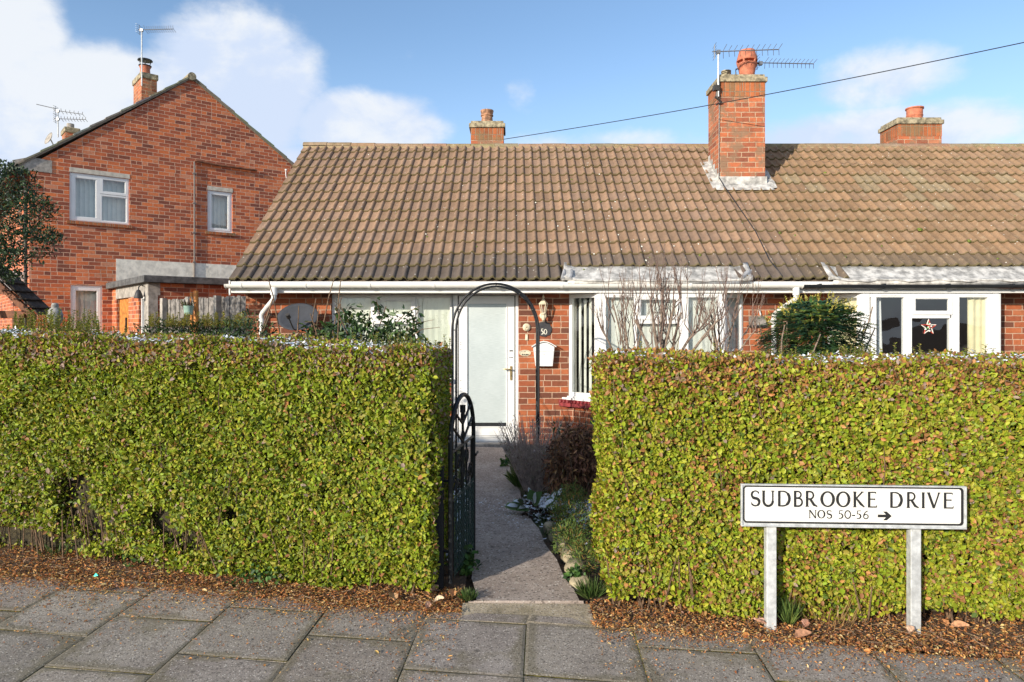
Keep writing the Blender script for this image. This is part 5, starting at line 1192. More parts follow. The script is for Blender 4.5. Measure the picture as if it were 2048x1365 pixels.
#      mid green, bright green, yellow green, olive,           brown,            orange,          purple grey,        dark green
def hedge(name, label, a, b, thick, hfun, z0fun, wfun, dens=12500, size=.027, push=0.045, ends=(True, True), seed=0, snow=None):
    a, b = Vector((*a, 0)), Vector((*b, 0)); t = (b - a); L = t.length; t.normalize(); n = Vector((t.y, -t.x, 0)); bk = Vector((.02, 1, 0)) if a.x < 0 else Vector((0, 1, 0))
    root = thing(name, label, 'hedge', tuple(a.lerp(b, .5)))
    T_, N_, B_ = np.array(t), np.array(n), np.array(bk); A = np.array(a)
    faces = []                                    # (count, sampler) -> s along, w depth behind the front, z, normal
    H = 1.6
    def face(kind, cnt):
        s = rng.uniform(0, L, cnt); w = rng.uniform(0, thick, cnt)
        if kind == 'f':
            h = hfun(s); z = z0fun(s) + (h - z0fun(s)) * rng.random(cnt); nn = np.tile(N_, (cnt, 1)); ps, pw, pz = s, np.zeros(cnt), z
        elif kind == 'k': h = hfun(s); z = .6 + (h - .6) * rng.random(cnt); nn = np.tile(-N_, (cnt, 1)); ps, pw, pz = s, np.full(cnt, thick), z
        elif kind == 't': nn = np.tile([0, 0, 1.0], (cnt, 1)); ps, pw, pz = s, w, hfun(s)
        else:
            e = 0.0 if kind == 'a' else L; nn = np.tile(T_ * (-1 if kind == 'a' else 1), (cnt, 1)); ps = np.full(cnt, e); pw = w; pz = .08 + (hfun(ps) - .08) * rng.random(cnt)
        lump = snoise(ps + pw * 1.3, pz * 1.2 + pw, 4.5, seed) * .028 + snoise(ps + pw, pz, 1.6, seed + 3) * .02 + snoise(ps + pw, pz, 13, seed + 2) * .012
        thin = np.clip(snoise(ps, pz * 1.3, 3.0, seed + 5) - .55, 0, 1) * .10 + np.clip((.22 - pz) / .22, 0, 1) * .05 * (kind == 'f')
        dep = rng.exponential(push, cnt) * rng.choice([1, 1, .3], cnt) + thin * rng.random(cnt) * 1.4
        if kind == 'f' and a.x < 0:
            xx = A[0] + T_[0] * ps
            for hx_, hz_, hr_x, hr_z in ((-3.15, .42, .14, .20), (-2.98, .25, .12, .12), (-2.45, .33, .10, .10), (-2.25, .22, .16, .08), (-3.45, .12, .4, .08), (-1.9, .42, .05, .05), (-1.2, .62, .03, .05), (-3.9, .1, .4, .1)):
                q = ((xx - hx_) / hr_x) ** 2 + ((pz - hz_) / hr_z) ** 2; dep = dep + np.clip(1.5 - q, 0, 1) * rng.uniform(.06, .22, cnt) + (q < 1) * (rng.random(cnt) < .72) * .32
        P_ = A + T_ * ps[:, None] + B_ * pw[:, None] + nn * (lump - dep + .02)[:, None]; P_[:, 2] += pz
        # round the top edge
        if kind in 'fk': 
            over = np.clip((pz - (hfun(ps) - .07)) / .07, 0, 1); P_ -= nn * (over ** 2 * .05)[:, None]
        return P_, nn, ps, pz, dep
    spec = [('f', int(L * 1.55 * dens)), ('t', int(L * thick * dens * .62)), ('k', int(L * dens * .12))]
    if ends[0]: spec.append(('a', int(thick * 1.5 * dens * .9)))
    if ends[1]: spec.append(('b', int(thick * 1.5 * dens * .9)))
    PP, NN, CC = [], [], []
    for k, c in spec:
        P_, nn, ps, pz, dep = face(k, c); PP.append(P_); NN.append(nn); CC.append(pick(GP, wfun(ps, pz, k, P_), c, .15))
    PP, NN, CC = map(np.concatenate, (PP, NN, CC)); n_ = len(PP)
    nrm = norm(NN + rng.normal(0, .40, (n_, 3)) + np.array([-.08, 0, .22])); D = rng.normal(0, 1, (n_, 3)) + np.array([0, 0, .5]) + NN * .25
    Ls = np.clip(rng.normal(size, size * .27, n_), size * .45, size * 1.7)
    leaf_mesh('foliage', PP, D, nrm, Ls, Ls * rng.uniform(.55, .78, n_), CC, LEAF, root)
    # solid dark core filling the gaps; inner shade is put into its colour
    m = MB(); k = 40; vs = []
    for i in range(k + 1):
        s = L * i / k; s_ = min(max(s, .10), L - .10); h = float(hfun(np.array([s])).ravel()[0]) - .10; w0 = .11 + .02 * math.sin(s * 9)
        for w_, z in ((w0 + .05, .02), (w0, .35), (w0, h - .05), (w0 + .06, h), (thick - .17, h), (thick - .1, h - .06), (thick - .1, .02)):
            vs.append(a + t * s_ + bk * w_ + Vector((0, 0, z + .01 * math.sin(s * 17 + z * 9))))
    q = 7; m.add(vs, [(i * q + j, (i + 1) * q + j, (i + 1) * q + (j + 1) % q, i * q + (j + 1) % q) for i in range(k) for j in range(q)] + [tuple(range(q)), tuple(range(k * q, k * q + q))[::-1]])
    m.build('dark_core', CORE, root)
    # woody stems near the surface and at the foot, cut tips along the top
    m = MB(); rr = random.Random(seed)
    for i in range(int(L * 45)):
        s = rr.uniform(0, L); z = rr.uniform(.0, 1.2); o = a + t * s - n * rr.uniform(-.02, .07) + Vector((0, 0, z)); l = rr.uniform(.12, .40)
        d = Vector((rr.uniform(-.35, .35), 0, 1)); m.tube([o, o + (t * d.x + Vector((0, 0, 1))) * l * .5 + n * rr.uniform(-.01, .025), o + (t * d.x * 1.3 + Vector((0, 0, 1))) * l], [.0032, .0026, .0015], 4, cap=False)
    for i in range(int(L * 20)):
        s = rr.uniform(0, L); o = a + t * s - n * rr.uniform(.0, .14); l = rr.uniform(.2, .4); m.tube([o, o + (t * rr.uniform(-.3, .3) + Vector((0, 0, 1)) + n * rr.uniform(-.1, .25)) * l], [.006, .003], 5, cap=False)
    for i in range(int(L * 110)):
        s = rr.uniform(0, L); h = float(hfun(np.array([s])).ravel()[0]); o = a + t * s + bk * rr.uniform(.01, thick) + Vector((0, 0, h - .03)); l = rr.uniform(.03, .085)
        m.tube([o, o + Vector((rr.uniform(-.3, .3), rr.uniform(-.3, .3), 1)) * l], [.0020, .0012], 4, cap=False)
    m.build('twigs', TWIGH, root)
    if snow:
        cnt = snow; s = rng.uniform(0, L, cnt); w = thick * np.clip(rng.beta(1.3, 1.2, cnt), 0.04, 1); keep = snoise(s, w * 2, 4.0, seed + 9) > -.15; s, w = s[keep], w[keep]; c = len(s)
        P_ = A + T_ * s[:, None] + B_ * w[:, None]; P_[:, 2] += hfun(s) + rng.uniform(.0, .05, c)
        leaf_mesh('snow_cover', P_, rng.normal(0, 1, (c, 3)) * [1, 1, .25], rng.normal(0, .25, (c, 3)) + [0, 0, 1], rng.uniform(.015, .035, c), rng.uniform(.012, .024, c), np.tile([.85, .87, .92], (c, 1)), SNOW, root, fold=-.3)
    return root, T_, N_, A, L
def wl(ps, pz, k, P_):                            # leaf colour mixture, left hedge; shade at its lower left is mixed in
    x = P_[:, 0]; pn = snoise(x, pz, 2.2, 1.0); top = np.clip((pz - 1.36) / .12, 0, 1) * (.65 + .35 * np.clip(snoise(x, pz, 6, 4), -1, 1)); lowl = np.clip((-2.2 - x) / 2, 0, 1) * np.clip((1.0 - pz) / .8, 0, 1)
    w = np.stack([3.4 + 0 * x, 3.0 + pn, .75 + np.clip(pn, 0, 1) * 1.5, 1.7 + 0 * x, .40 + top * 5.0, .04 + .35 * top, .18 + top * 5.5 + lowl * 2.4 + (k in 'b') * 1.6, 1.3 + lowl * 1.5], 1)
    return np.clip(w, .02, None)
def wr(ps, pz, k, P_):
    x = P_[:, 0]; pn = snoise(x, pz, 2.6, 2.0); p2 = np.clip(snoise(x, pz * .8, 5.0, 7.0), 0, 1); top = np.clip((pz - 1.24) / .15, 0, 1) * 1.5
    w = np.stack([1.6 + 0 * x, 2.8 + pn, 3.6 + pn * 1.2, 1.6 + 0 * x, .95 + top * 3.0 + p2 * 1.6, .40 + p2 * 1.5 + top * 1.3, .2 + top * 1.3, .8 + 0 * x], 1)
    return np.clip(w, .02, None)
LA, LB = (-6.3, 5.86), (-.51, 4.34)
hedge('hedge', 'taller green privet hedge left of the garden gate with snow along its top', LA, LB, 1.05,
      lambda s: 1.665 - .026 * s + .012 * np.sin(s * 3.1) + .006 * np.sin(s * 11), lambda s: .025 + .035 * np.sin(s * 2.3) + .02 * np.sin(s * 7), wl, dens=14500, size=.028, ends=(False, True), seed=3, snow=6500)
RA, RB = (.60, 4.13), (5.4, 3.67)
hedge('hedge', 'yellow green privet hedge right of the path, behind the street name sign', RA, RB, .88,
      lambda s: 1.465 + .010 * np.sin(s * 2.7 + 1) + .006 * np.sin(s * 9), lambda s: .04 + .045 * np.sin(s * 2.9 + 2) + .025 * np.sin(s * 8), wr, dens=15500, size=.0265, ends=(True, False), seed=8, snow=2600)

# ---- upright new shoots standing above the hedge tops
def shoots(parent, pts, col, name='new_shoots', L=.026):
    m = MB(); PP, DD, NN = [], [], []
    for (x, y, z, h) in pts:
        lean = Vector((random.uniform(-.18, .18), random.uniform(-.15, .15), 1)); o = Vector((x, y, z)); m.tube([o, o + lean * h * .5, o + lean * h], [.0022, .0018, .001], 4, cap=False)
        k = int(h / .016)
        for i in range(k):
            q = o + lean * h * (.15 + .85 * i / k); an = (i % 2) * 1.57 + random.uniform(-.4, .4) + x * 40
            for sg in (0, math.pi):
                PP.append(q); DD.append((math.cos(an + sg), math.sin(an + sg), .75)); NN.append((-math.cos(an + sg) * .7, -math.sin(an + sg) * .7, 1))
    n_ = len(PP); leaf_mesh(name, np.array(PP), np.array(DD), np.array(NN), rng.uniform(.6, 1.15, n_) * L, rng.uniform(.4, .55, n_) * L, col(n_), LEAF, parent); m.build(name + '_stems', TWIGH, parent)
YG = lambda n: pick([(.30, .32, .05), (.20, .26, .04), (.38, .34, .07), (.12, .16, .03)], [3, 3, 1.5, 1.5], n)
hl_ = bpy.data.objects['hedge']; hr_ = bpy.data.objects['hedge.001']
pts = []
for i in range(150):
    px = random.gauss(110, 75); d = random.uniform(5.6, 6.3); h = random.uniform(.08, .24) * (1.1 if px < 200 else .6); pts.append((X(px, d), d, 1.58, h))
for i in range(120): px = random.uniform(200, 900); d = random.uniform(4.9, 5.5); pts.append((X(px, d), d, 1.52, random.uniform(.04, .13)))
shoots(hl_, pts, YG)
pts = []
for i in range(130): px = random.uniform(1190, 2048); d = random.uniform(4.2, 4.9); pts.append((X(px, d), d, 1.44, random.uniform(.04, .11) + (.05 if random.random() < .12 else 0)))
for i in range(45): px = random.gauss(1705, 22); d = random.uniform(4.5, 4.9); pts.append((X(px, d), d, 1.45, random.uniform(.05, .13)))
shoots(hr_, pts, YG)

# ================================================================ SHRUBS, TREES, PLANTS
def cloud(name, parent, blobs, dens, size, asp, pal, w, mat=LEAF, up=.3, seed=0, hole=.35, droop=0.0, fold=.18):
    PP, NN = [], []
    for cx, cy, cz, rx, ry, rz in blobs:
        n_ = int(dens * (rx * ry * rz) ** (2 / 3)); d = norm(rng.normal(0, 1, (n_, 3))); r = rng.random((n_, 1)) ** .33
        r *= 1 + .22 * snoise(d[:, :1] * 3 + cx, d[:, 2:] * 3 + d[:, 1:2], 1.6, seed)
        p = d * r * [rx, ry, rz]; keep = snoise(p[:, 0] / rx * 1.2 + cx, p[:, 2] / rz * 1.4 + p[:, 1], 3.2, seed + 1) > -hole * 1.2 - .35
        PP.append((p + [cx, cy, cz])[keep]); NN.append(d[keep])
    PP, NN = np.concatenate(PP), np.concatenate(NN); n_ = len(PP)
    D = NN * .8 + rng.normal(0, .6, (n_, 3)) + [0, 0, up - droop]; Ls = np.clip(rng.normal(size, size * .25, n_), size * .4, size * 1.7)
    return leaf_mesh(name, PP, D, norm(rng.normal(0, .6, (n_, 3)) + [0, -.2, .8] + NN * .5), Ls, Ls * asp, pick(pal, w, n_), mat, parent, fold=fold)
def limbs(m, o, d, L, r, depth, spread=.6, upb=.25, rr=random):
    pts = [Vector(o)]; dd = Vector(d).normalized(); n_ = 5
    for i in range(n_):
        dd = (dd + Vector((rr.uniform(-.14, .14), rr.uniform(-.14, .14), rr.uniform(-.05, .1) + upb * .15))).normalized(); pts.append(pts[-1] + dd * L / n_)
    m.tube(pts, [r * (1 - .5 * i / n_) for i in range(n_ + 1)], 7 if r > .008 else 4, cap=False); ends = [(pts[-1], dd)]
    if depth > 0:
        for k in range(rr.choice([2, 3])):
            q = pts[rr.randint(2, n_)]; nd = (dd + Vector((rr.uniform(-1, 1), rr.uniform(-1, 1), rr.uniform(-.1, .7))) * spread).normalized(); ends += limbs(m, q, nd, L * rr.uniform(.6, .85), r * .55, depth - 1, spread, upb, rr)
    return ends
# dark evergreen tree at the far left
t = thing('evergreen_tree', 'dark evergreen tree with small leaves reaching in from the left edge', 'tree', (-6.85, 8.3, 0))
m = MB(); rr = random.Random(5)
for k in range(3): limbs(m, (-6.85 + .05 * k, 8.3, 0), (rr.uniform(-.08, .04), rr.uniform(-.1, .1), 1), 2.3, .06, 0, .7, .1, rr)
for k in range(9): limbs(m, (-6.75, 8.3, rr.uniform(1.8, 2.4)), (rr.uniform(-.4, 1), rr.uniform(-.6, .3), rr.uniform(.1, .8)), rr.uniform(.5, .9), .02, 2, .6, .1, rr)
m.build('trunk', BARK, t)
def pb(px, py, d, rx, ry, rz): p = P(px, py, d); return (p.x, p.y, p.z, rx, ry, rz)
bl = [pb(-30, 420, 8.3, .62, .6, .62), pb(30, 365, 8.2, .26, .3, .22), pb(60, 420, 8.1, .28, .3, .18), pb(45, 485, 8.1, .33, .4, .24), pb(90, 470, 8.0, .17, .2, .11), pb(105, 478, 7.95, .12, .1, .07), pb(5, 525, 8.2, .24, .3, .17), pb(-60, 520, 8.4, .5, .5, .4), pb(12, 340, 8.3, .2, .2, .10), pb(75, 405, 8.0, .10, .15, .08), pb(30, 555, 8.2, .12, .12, .06)]
cloud('crown', t, bl, 11500, .038, .5, [(.020, .045, .022), (.035, .065, .025), (.06, .10, .035), (.10, .13, .05), (.015, .03, .018)], [3, 3, 2, .7, 2], LEAFD, seed=2, hole=.2)
# evergreen climber behind the left hedge
t = thing('evergreen_shrub', 'loose dark green leafy shrub behind the left hedge in front of the white front window', 'shrub', (-1.75, 6.6, 0))
m = MB(); rr = random.Random(9)
for k in range(12): limbs(m, (-1.75 + rr.uniform(-.5, .5), 6.6, 0), (rr.uniform(-.3, .3), rr.uniform(-.1, .1), 1), 1.2, .016, 1, .5, .3, rr)
for px, py, ex, ey in ((800, 670, 868, 640), (810, 680, 880, 655), (780, 660, 842, 612), (700, 650, 668, 602), (760, 640, 752, 600), (826, 660, 838, 618), (640, 660, 610, 645)):
    a, b = P(px, py, 6.5), P(ex, ey, 6.45); m.tube([a, a.lerp(b, .5) + Vector((0, 0, .04)), b], [.006, .004, .002], 5, cap=False)
m.build('stems', TWIGH, t)
bl = [pb(700, 660, 6.6, .26, .25, .16), pb(640, 668, 6.6, .22, .22, .11), pb(745, 650, 6.55, .22, .2, .18), pb(800, 655, 6.5, .17, .18, .17), pb(690, 625, 6.55, .09, .1, .07), pb(752, 612, 6.5, .045, .06, .07), pb(832, 630, 6.45, .045, .05, .07), pb(820, 600 + 60, 6.5, .10, .1, .12), pb(660, 690, 6.7, .5, .3, .14), pb(800, 690, 6.6, .28, .3, .1), pb(835, 676, 6.5, .08, .08, .06)]
cloud('foliage', t, bl, 5200, .058, .48, [(.03, .065, .018), (.05, .10, .025), (.09, .15, .04), (.16, .19, .06), (.02, .04, .015)], [3, 3, 2, .6, 1.5], LEAFD, up=-.1, seed=6, hole=.15, droop=.5)
# clipped shrubs along the side boundary
t = thing('clipped_shrub', 'low clipped shrub with yellow tips in front of the grey fence and orange posts', 'shrub', (X(410, 8.3), 8.3, 0))
bl = [pb(400 + k * 22, 668, 8.3 + .0 * k, .22, .35, .17) for k in range(-4, 4)]
m = MB(); 
for k in range(10): m.tube([(X(330 + k * 16, 8.3), 8.3, 0), (X(330 + k * 16, 8.3) + .03, 8.3, 1.5)], [.02, .008], 6)
m.build('stems', TWIGH, t)
cloud('foliage', t, bl, 6500, .034, .5, [(.03, .06, .02), (.05, .09, .025), (.02, .035, .012)], [2, 2, 2], seed=4, hole=.6)
pts = [(X(random.uniform(300, 500), 8.2), 8.2 + random.uniform(-.2, .2), 1.66, random.uniform(.05, .20)) for i in range(130)]; shoots(t, pts, lambda n: pick([(.36, .34, .05), (.25, .27, .05), (.42, .30, .08)], [3, 2, 1], n), 'yellow_tips', .03)
t = thing('evergreen_shrub', 'blue green bushy shrub between the grey fence and the satellite dish', 'shrub', (X(505, 7.8), 7.8, 0))
m = MB(); limbs(m, (X(505, 7.8), 7.8, 0), (0, 0, 1), 1.5, .03, 1, .5, .3, random.Random(3)); m.build('stems', TWIGH, t)
cloud('foliage', t, [pb(475, 668, 7.8, .22, .3, .16), pb(518, 668, 7.7, .17, .3, .14), pb(497, 640, 7.8, .12, .15, .10)], 6500, .036, .5, [(.04, .075, .035), (.07, .12, .05), (.10, .15, .04), (.02, .04, .02)], [3, 2, 1, 2], seed=12, hole=.3)
# spiky evergreen with yellow flowers in front of the neighbour's bay
t = thing('flowering_shrub', 'dense dark evergreen shrub with spiny leaves and yellow flower spikes left of the right hand bay window', 'shrub', (3.15, 7.4, 0))
t['label'] = 'dense dark spiky evergreen with yellow flower spikes, left of the right bay window'
m = MB(); rr = random.Random(2)
for k in range(9): limbs(m, (3.15 + rr.uniform(-.12, .12), 7.4, 0), (rr.uniform(-.35, .35), rr.uniform(-.25, .2), 1), 1.1, .022, 1, .5, .3, rr)
m.build('stems', BARK, t)
PP, DD, NN, CC, LL = [], [], [], [], []; FP, FD = [], []
cen = P(1628, 672, 7.4)
for k in range(1500):
    th = rr.uniform(0, 6.283); u = rr.random() ** .36; ph = rr.uniform(-1.2, 1.3)
    rx, ry, rz = .50, .48, .37
    d = Vector((math.cos(th) * math.cos(ph), math.sin(th) * math.cos(ph), math.sin(ph)))
    o = cen + Vector((d.x * rx * u, d.y * ry * u, d.z * rz * u - .03)); dr = (Vector((d.x, d.y, d.z * .5 + rr.uniform(-.15, .35)))).normalized(); ln = rr.uniform(.09, .16); side = dr.cross(Vector((0, 0, 1))).normalized(); up_ = side.cross(dr)
    tone = rr.choice([(.04, .10, .065), (.06, .13, .06), (.08, .15, .05), (.15, .20, .05), (.03, .07, .045)])
    for i in range(7):
        s = .15 + .85 * i / 6; q = o + dr * ln * s - Vector((0, 0, .06 * s * s))
        for sg in (-1, 1):
            PP.append(q); DD.append(side * sg + dr * .45); NN.append(up_ + Vector((rr.uniform(-.2, .2),) * 3)); CC.append([c * rr.uniform(.8, 1.25) for c in tone]); LL.append(.050 * (1.1 - .4 * s))
for k in range(80):
    th = rr.uniform(0, 6.283); u = rr.random() ** .5; o = cen + Vector((math.cos(th) * .48 * u, math.sin(th) * .4 * u, .36 * math.sqrt(max(0, 1 - u * u)) - .02)); dr = Vector((math.cos(th) * u, math.sin(th) * u * .8, rr.uniform(.6, 1.3))).normalized()
    ln = rr.uniform(.06, .16)
    for i in range(16): FP.append(o + dr * ln * i / 16); FD.append(Vector((rr.uniform(-1, 1), rr.uniform(-1, 1), .6)))
leaf_mesh('foliage', np.array([tuple(p) for p in PP]), np.array([tuple(p) for p in DD]), np.array([tuple(p) for p in NN]), np.array(LL), np.array(LL) * .42, np.array(CC), LEAFD, t)
n_ = len(FP); leaf_mesh('flowers', np.array([tuple(p) for p in FP]), np.array([tuple(p) for p in FD]), rng.normal(size=(n_, 3)), rng.uniform(.014, .024, n_), rng.uniform(.010, .016, n_), pick([(.50, .44, .08), (.38, .36, .08), (.55, .42, .12)], [2, 2, 1], n_), LEAF, t)
# bare winter shrubs in front of the first bay
def bare(label, bx, d, limbs_px, seed, whips=13, top=(440, 520), rmain=.02):
    t = thing('bare_shrub', label, 'shrub', (X(bx, d), d, 0), group='leafless shrubs before the first bay window'); rr = random.Random(seed); m, w = MB(), MB()
    for fork, (tx, ty) in limbs_px:
        b = Vector((X(bx, d), d, 0)); f = P(*fork, d) + Vector((0, rr.uniform(-.05, .05), 0)); e = P(tx, ty, d) + Vector((0, rr.uniform(-.25, .25), 0))
        mid = f.lerp(e, .45) + Vector((0, 0, -.05)); pts = [b.lerp(f, k / 4) + Vector((rr.uniform(-.01, .01), 0, 0)) for k in range(4)] + [f, f.lerp(mid, .6), mid, mid.lerp(e, .5) + Vector((0, 0, .015)), e]
        m.tube(pts, [rmain * (1 - .085 * k) for k in range(9)], 8, cap=False)
        for k in range(whips):
            s = rr.random(); q = f.lerp(mid, s * 2) if s < .5 else mid.lerp(e, s * 2 - 1); yy = rr.uniform(*top) + abs(q.x - X(bx, d)) * 30
            tip = Vector((q.x + rr.gauss(0, .10) + (q.x - X(bx, d)) * .25, q.y + rr.uniform(-.2, .2), Z(yy, d))); L = (tip - q).length * rr.uniform(.35, 1); tip = q + (tip - q).normalized() * L
            bend = Vector((rr.uniform(-.10, .10), rr.uniform(-.08, .08), -.05)) * L; sd_ = 1 if tip.x > q.x else -1
            pts = [q, q.lerp(tip, .25) + bend + Vector((sd_ * .05 * L, 0, -.04 * L)), q.lerp(tip, .5) + bend, q.lerp(tip, .78) + bend * .4, tip]; w.tube(pts, [.0072, .0056, .0044, .0032, .0017], 5, cap=False)
            for j in range(rr.randint(1, 4)):
                a = pts[rr.randint(1, 3)]; l2 = L * rr.uniform(.15, .5); dd = Vector((rr.uniform(-.35, .35), rr.uniform(-.3, .3), 1)).normalized(); w.tube([a, a + dd * l2 * .5 + Vector((rr.uniform(-.03, .03), 0, 0)), a + dd * l2], [.004, .003, .0013], 4, cap=False)
            for j in range(5):
                a = pts[2].lerp(pts[4], rr.random()); w.tube([a, a + Vector((rr.uniform(-.02, .02), rr.uniform(-.02, .02), .014))], [.0042, .001], 4, cap=False)
    for (tx, ty) in [l[1] for l in limbs_px]:
        for k in range(2):
            e = P(tx, ty, d); b = P(limbs_px[0][0][0], limbs_px[0][0][1], d); q = b.lerp(e, rr.uniform(.35, 1)); dr = (e - b).normalized() + Vector((rr.uniform(-.4, .4), rr.uniform(-.5, .5), rr.uniform(.0, .5))); limbs(w, q, dr, rr.uniform(.22, .36), .0075, 3, .42, .45, rr)
    m.build('trunk', BARK, t, smooth=True); w.build('twigs', TWIG, t)
bare('spreading bare shrub with the thickest trunk, middle of the three before the bay', 1325, 7.4, [((1322, 730), (1270, 640)), ((1322, 740), (1325, 610)), ((1330, 735), (1400, 655)), ((1335, 750), (1425, 640)), ((1328, 700), (1350, 600)), ((1318, 720), (1298, 600)), ((1330, 745), (1370, 625))], 3, 5, (440, 590), .032)
bare('bare shrub leaning left, leftmost of the three before the bay', 1265, 7.7, [((1255, 745), (1195, 650)), ((1262, 740), (1218, 600)), ((1262, 740), (1240, 610)), ((1265, 735), (1280, 640))], 7, 3, (490, 610), .020)
bare('slender upright bare shrub, rightmost of the three before the bay', 1440, 7.6, [((1440, 725), (1425, 630)), ((1442, 728), (1465, 640)), ((1442, 720), (1445, 600)), ((1444, 730), (1500, 660)), ((1440, 735), (1410, 650))], 11, 3, (480, 600), .020)
# plants beside the path
t = thing('lavender_bush', 'dry grey lavender bush with thin stalks beside the path near the front door', 'bush', (.24, 7.15, 0))
m = MB(); rr = random.Random(6); PP, DD = [], []
for k in range(360):
    a = rr.uniform(0, 6.283); s = rr.random() ** .5; o = Vector((.24 + .13 * s * math.cos(a), 7.15 + .13 * s * math.sin(a), .02)); d = Vector((math.cos(a) * s * .55, math.sin(a) * s * .5, 1)).normalized(); L = rr.uniform(.4, .78)
    e = o + d * L; m.tube([o, o.lerp(e, .5) + Vector((0, 0, .03)), e], [.003, .0022, .0012], 4, cap=False)
    for j in range(9): PP.append(tuple(o.lerp(e, .25 + .75 * rr.random()))); DD.append((rr.uniform(-1, 1), rr.uniform(-1, 1), .8))
m.build('stalks', pmat('lavender_stalk', (.44, .35, .31), .9, var=.3), t)
n_ = len(PP); leaf_mesh('foliage', np.array(PP), np.array(DD), rng.normal(size=(n_, 3)), rng.uniform(.02, .045, n_), rng.uniform(.005, .010, n_), pick([(.40, .33, .30), (.48, .40, .34), (.26, .27, .19), (.30, .22, .17)], [3, 2, 1, 2], n_), DRY, t)
t = thing('withered_shrub', 'brown withered shrub with drooping dead leaves left of the right hedge', 'shrub', (.62, 6.75, 0))
m = MB(); 
for k in range(26): limbs(m, (.62 + rr.uniform(-.14, .14), 6.75 + rr.uniform(-.15, .15), 0), (rr.uniform(-.35, .35), rr.uniform(-.3, .3), 1), rr.uniform(.4, .62), .006, 1, .5, .2, rr)
m.build('stems', TWIGH, t)
cloud('dead_leaves', t, [(.60, 6.75, .45, .26, .25, .27), (.50, 6.70, .30, .20, .2, .24), (.76, 6.75, .38, .18, .2, .26), (.66, 6.8, .62, .16, .14, .10)], 17000, .052, .34, [(.17, .09, .06), (.26, .13, .075), (.36, .20, .10), (.09, .05, .035), (.45, .27, .12)], [3, 3, 1.5, 2, .4], DRY, up=-.9, seed=8, hole=.5, fold=.3)
cloud('green_leaves', t, [(.82, 6.9, .72, .10, .1, .06), (.45, 6.9, .70, .06, .06, .05)], 3500, .05, .5, [(.03, .07, .03), (.06, .10, .04)], [1, 1], LEAFD, seed=3)
t = thing('broad_leaf_plant', 'low plant with big round green leaves dusted with snow at the path edge', 'plant', (.22, 6.35, 0))
PP, DD, NN, LL = [], [], [], []
for px, py, dx, dz, L in ((1040, 1018, -.9, .1, .16), (1052, 1012, -.3, .5, .15), (1068, 1008, .2, .8, .17), (1085, 1012, .8, .5, .17), (1058, 1025, -.5, .0, .15), (1100, 1003, .6, .8, .15), (1078, 1030, .2, .1, .15), (1046, 1006, -.6, .4, .12), (1095, 1035, .5, -.1, .13), (1105, 1015, .9, .3, .14), (1062, 996, -.1, .9, .12), (1115, 992, .5, .9, .12), (1082, 1052, -.2, -.6, .16), (1098, 1060, .4, -.5, .14)):
    p = P(px, py, 6.3); p.z = max(.05, p.z - .02); PP.append(tuple(p)); DD.append((dx, -.45, dz)); NN.append((dx * .3, -.6, .9)); LL.append(L)
LL = np.array(LL); leaf_mesh('leaves', np.array(PP), np.array(DD), np.array(NN), LL, LL * .85, pick([(.09, .17, .06), (.13, .21, .08), (.05, .10, .04)], [2, 2, 1], len(PP)), LEAFD, t, fold=.12)
leaf_mesh('snow_cover', np.array(PP) + [0, -.004, .022], np.array(DD), np.array(NN), LL * .85, LL * .42, np.tile([.85, .87, .92], (len(PP), 1)), SNOW, t, fold=.1)
n_ = 160; leaf_mesh('dead_leaves', np.stack([rng.uniform(.08, .5, n_), rng.uniform(6.1, 6.5, n_), rng.uniform(.01, .06, n_)], 1), rng.normal(0, 1, (n_, 3)) * [1, 1, .3], rng.normal(0, .4, (n_, 3)) + [0, 0, 1], rng.uniform(.04, .08, n_), rng.uniform(.02, .04, n_), pick([(.06, .035, .025), (.03, .02, .018)], [1, 1], n_), DRY, t)
t = thing('heather_clump', 'feathery green and rusty low conifer clump between the path and the right hedge', 'plant', (.47, 5.45, 0))
def fine(name, parent, n, blobs, pal, w, L=.03, asp=.16, mat=LEAF):
    cloud(name, parent, blobs, n, L, asp, pal, w, mat, up=.5, seed=5, hole=.8)
fine('foliage', t, 42000, [(.47, 5.55, .16, .17, .30, .19), (.42, 5.20, .11, .12, .22, .14), (.50, 5.85, .22, .16, .22, .16), (.50, 4.90, .07, .10, .22, .12)], [(.09, .16, .03), (.16, .23, .05), (.30, .20, .06), (.05, .09, .025), (.38, .20, .07)], [3, 3, 1, 2, .5])
for k, (px, py, s) in enumerate(((1112, 1066, 1), (1125, 1083, 1.1), (1138, 1103, 1.2), (1150, 1128, 1.3), (1160, 1156, 1.2), (1100, 1050, .9))):
    d = F * (CH - .03) / (py - HY); t2 = MB(); c = Vector((X(px, d), d, .0)); n = 9; s *= .055
    ring_ = lambda r, z: [(c.x + s * r * (1 + .15 * math.sin(j * 2.1 + k)) * math.cos(2 * math.pi * j / n), c.y + 1.5 * s * r * math.sin(2 * math.pi * j / n), z) for j in range(n)]
    vs = ring_(1, -.03) + ring_(1.05, .02) + ring_(.8, .045) + ring_(.3, .052); t2.add(vs, [(i * n + j, i * n + (j + 1) % n, (i + 1) * n + (j + 1) % n, (i + 1) * n + j) for i in range(3) for j in range(n)] + [tuple(range(3 * n, 4 * n))])
    nm = ['fifth', 'fourth', 'third', 'second', 'nearest', 'farthest'][k]
    tag(t2.build('edging_stone', CONCM, smooth=True), 'grey stone edging the path, %s of the row from the gate' % nm, 'edging stone', 'stones edging the right side of the path')
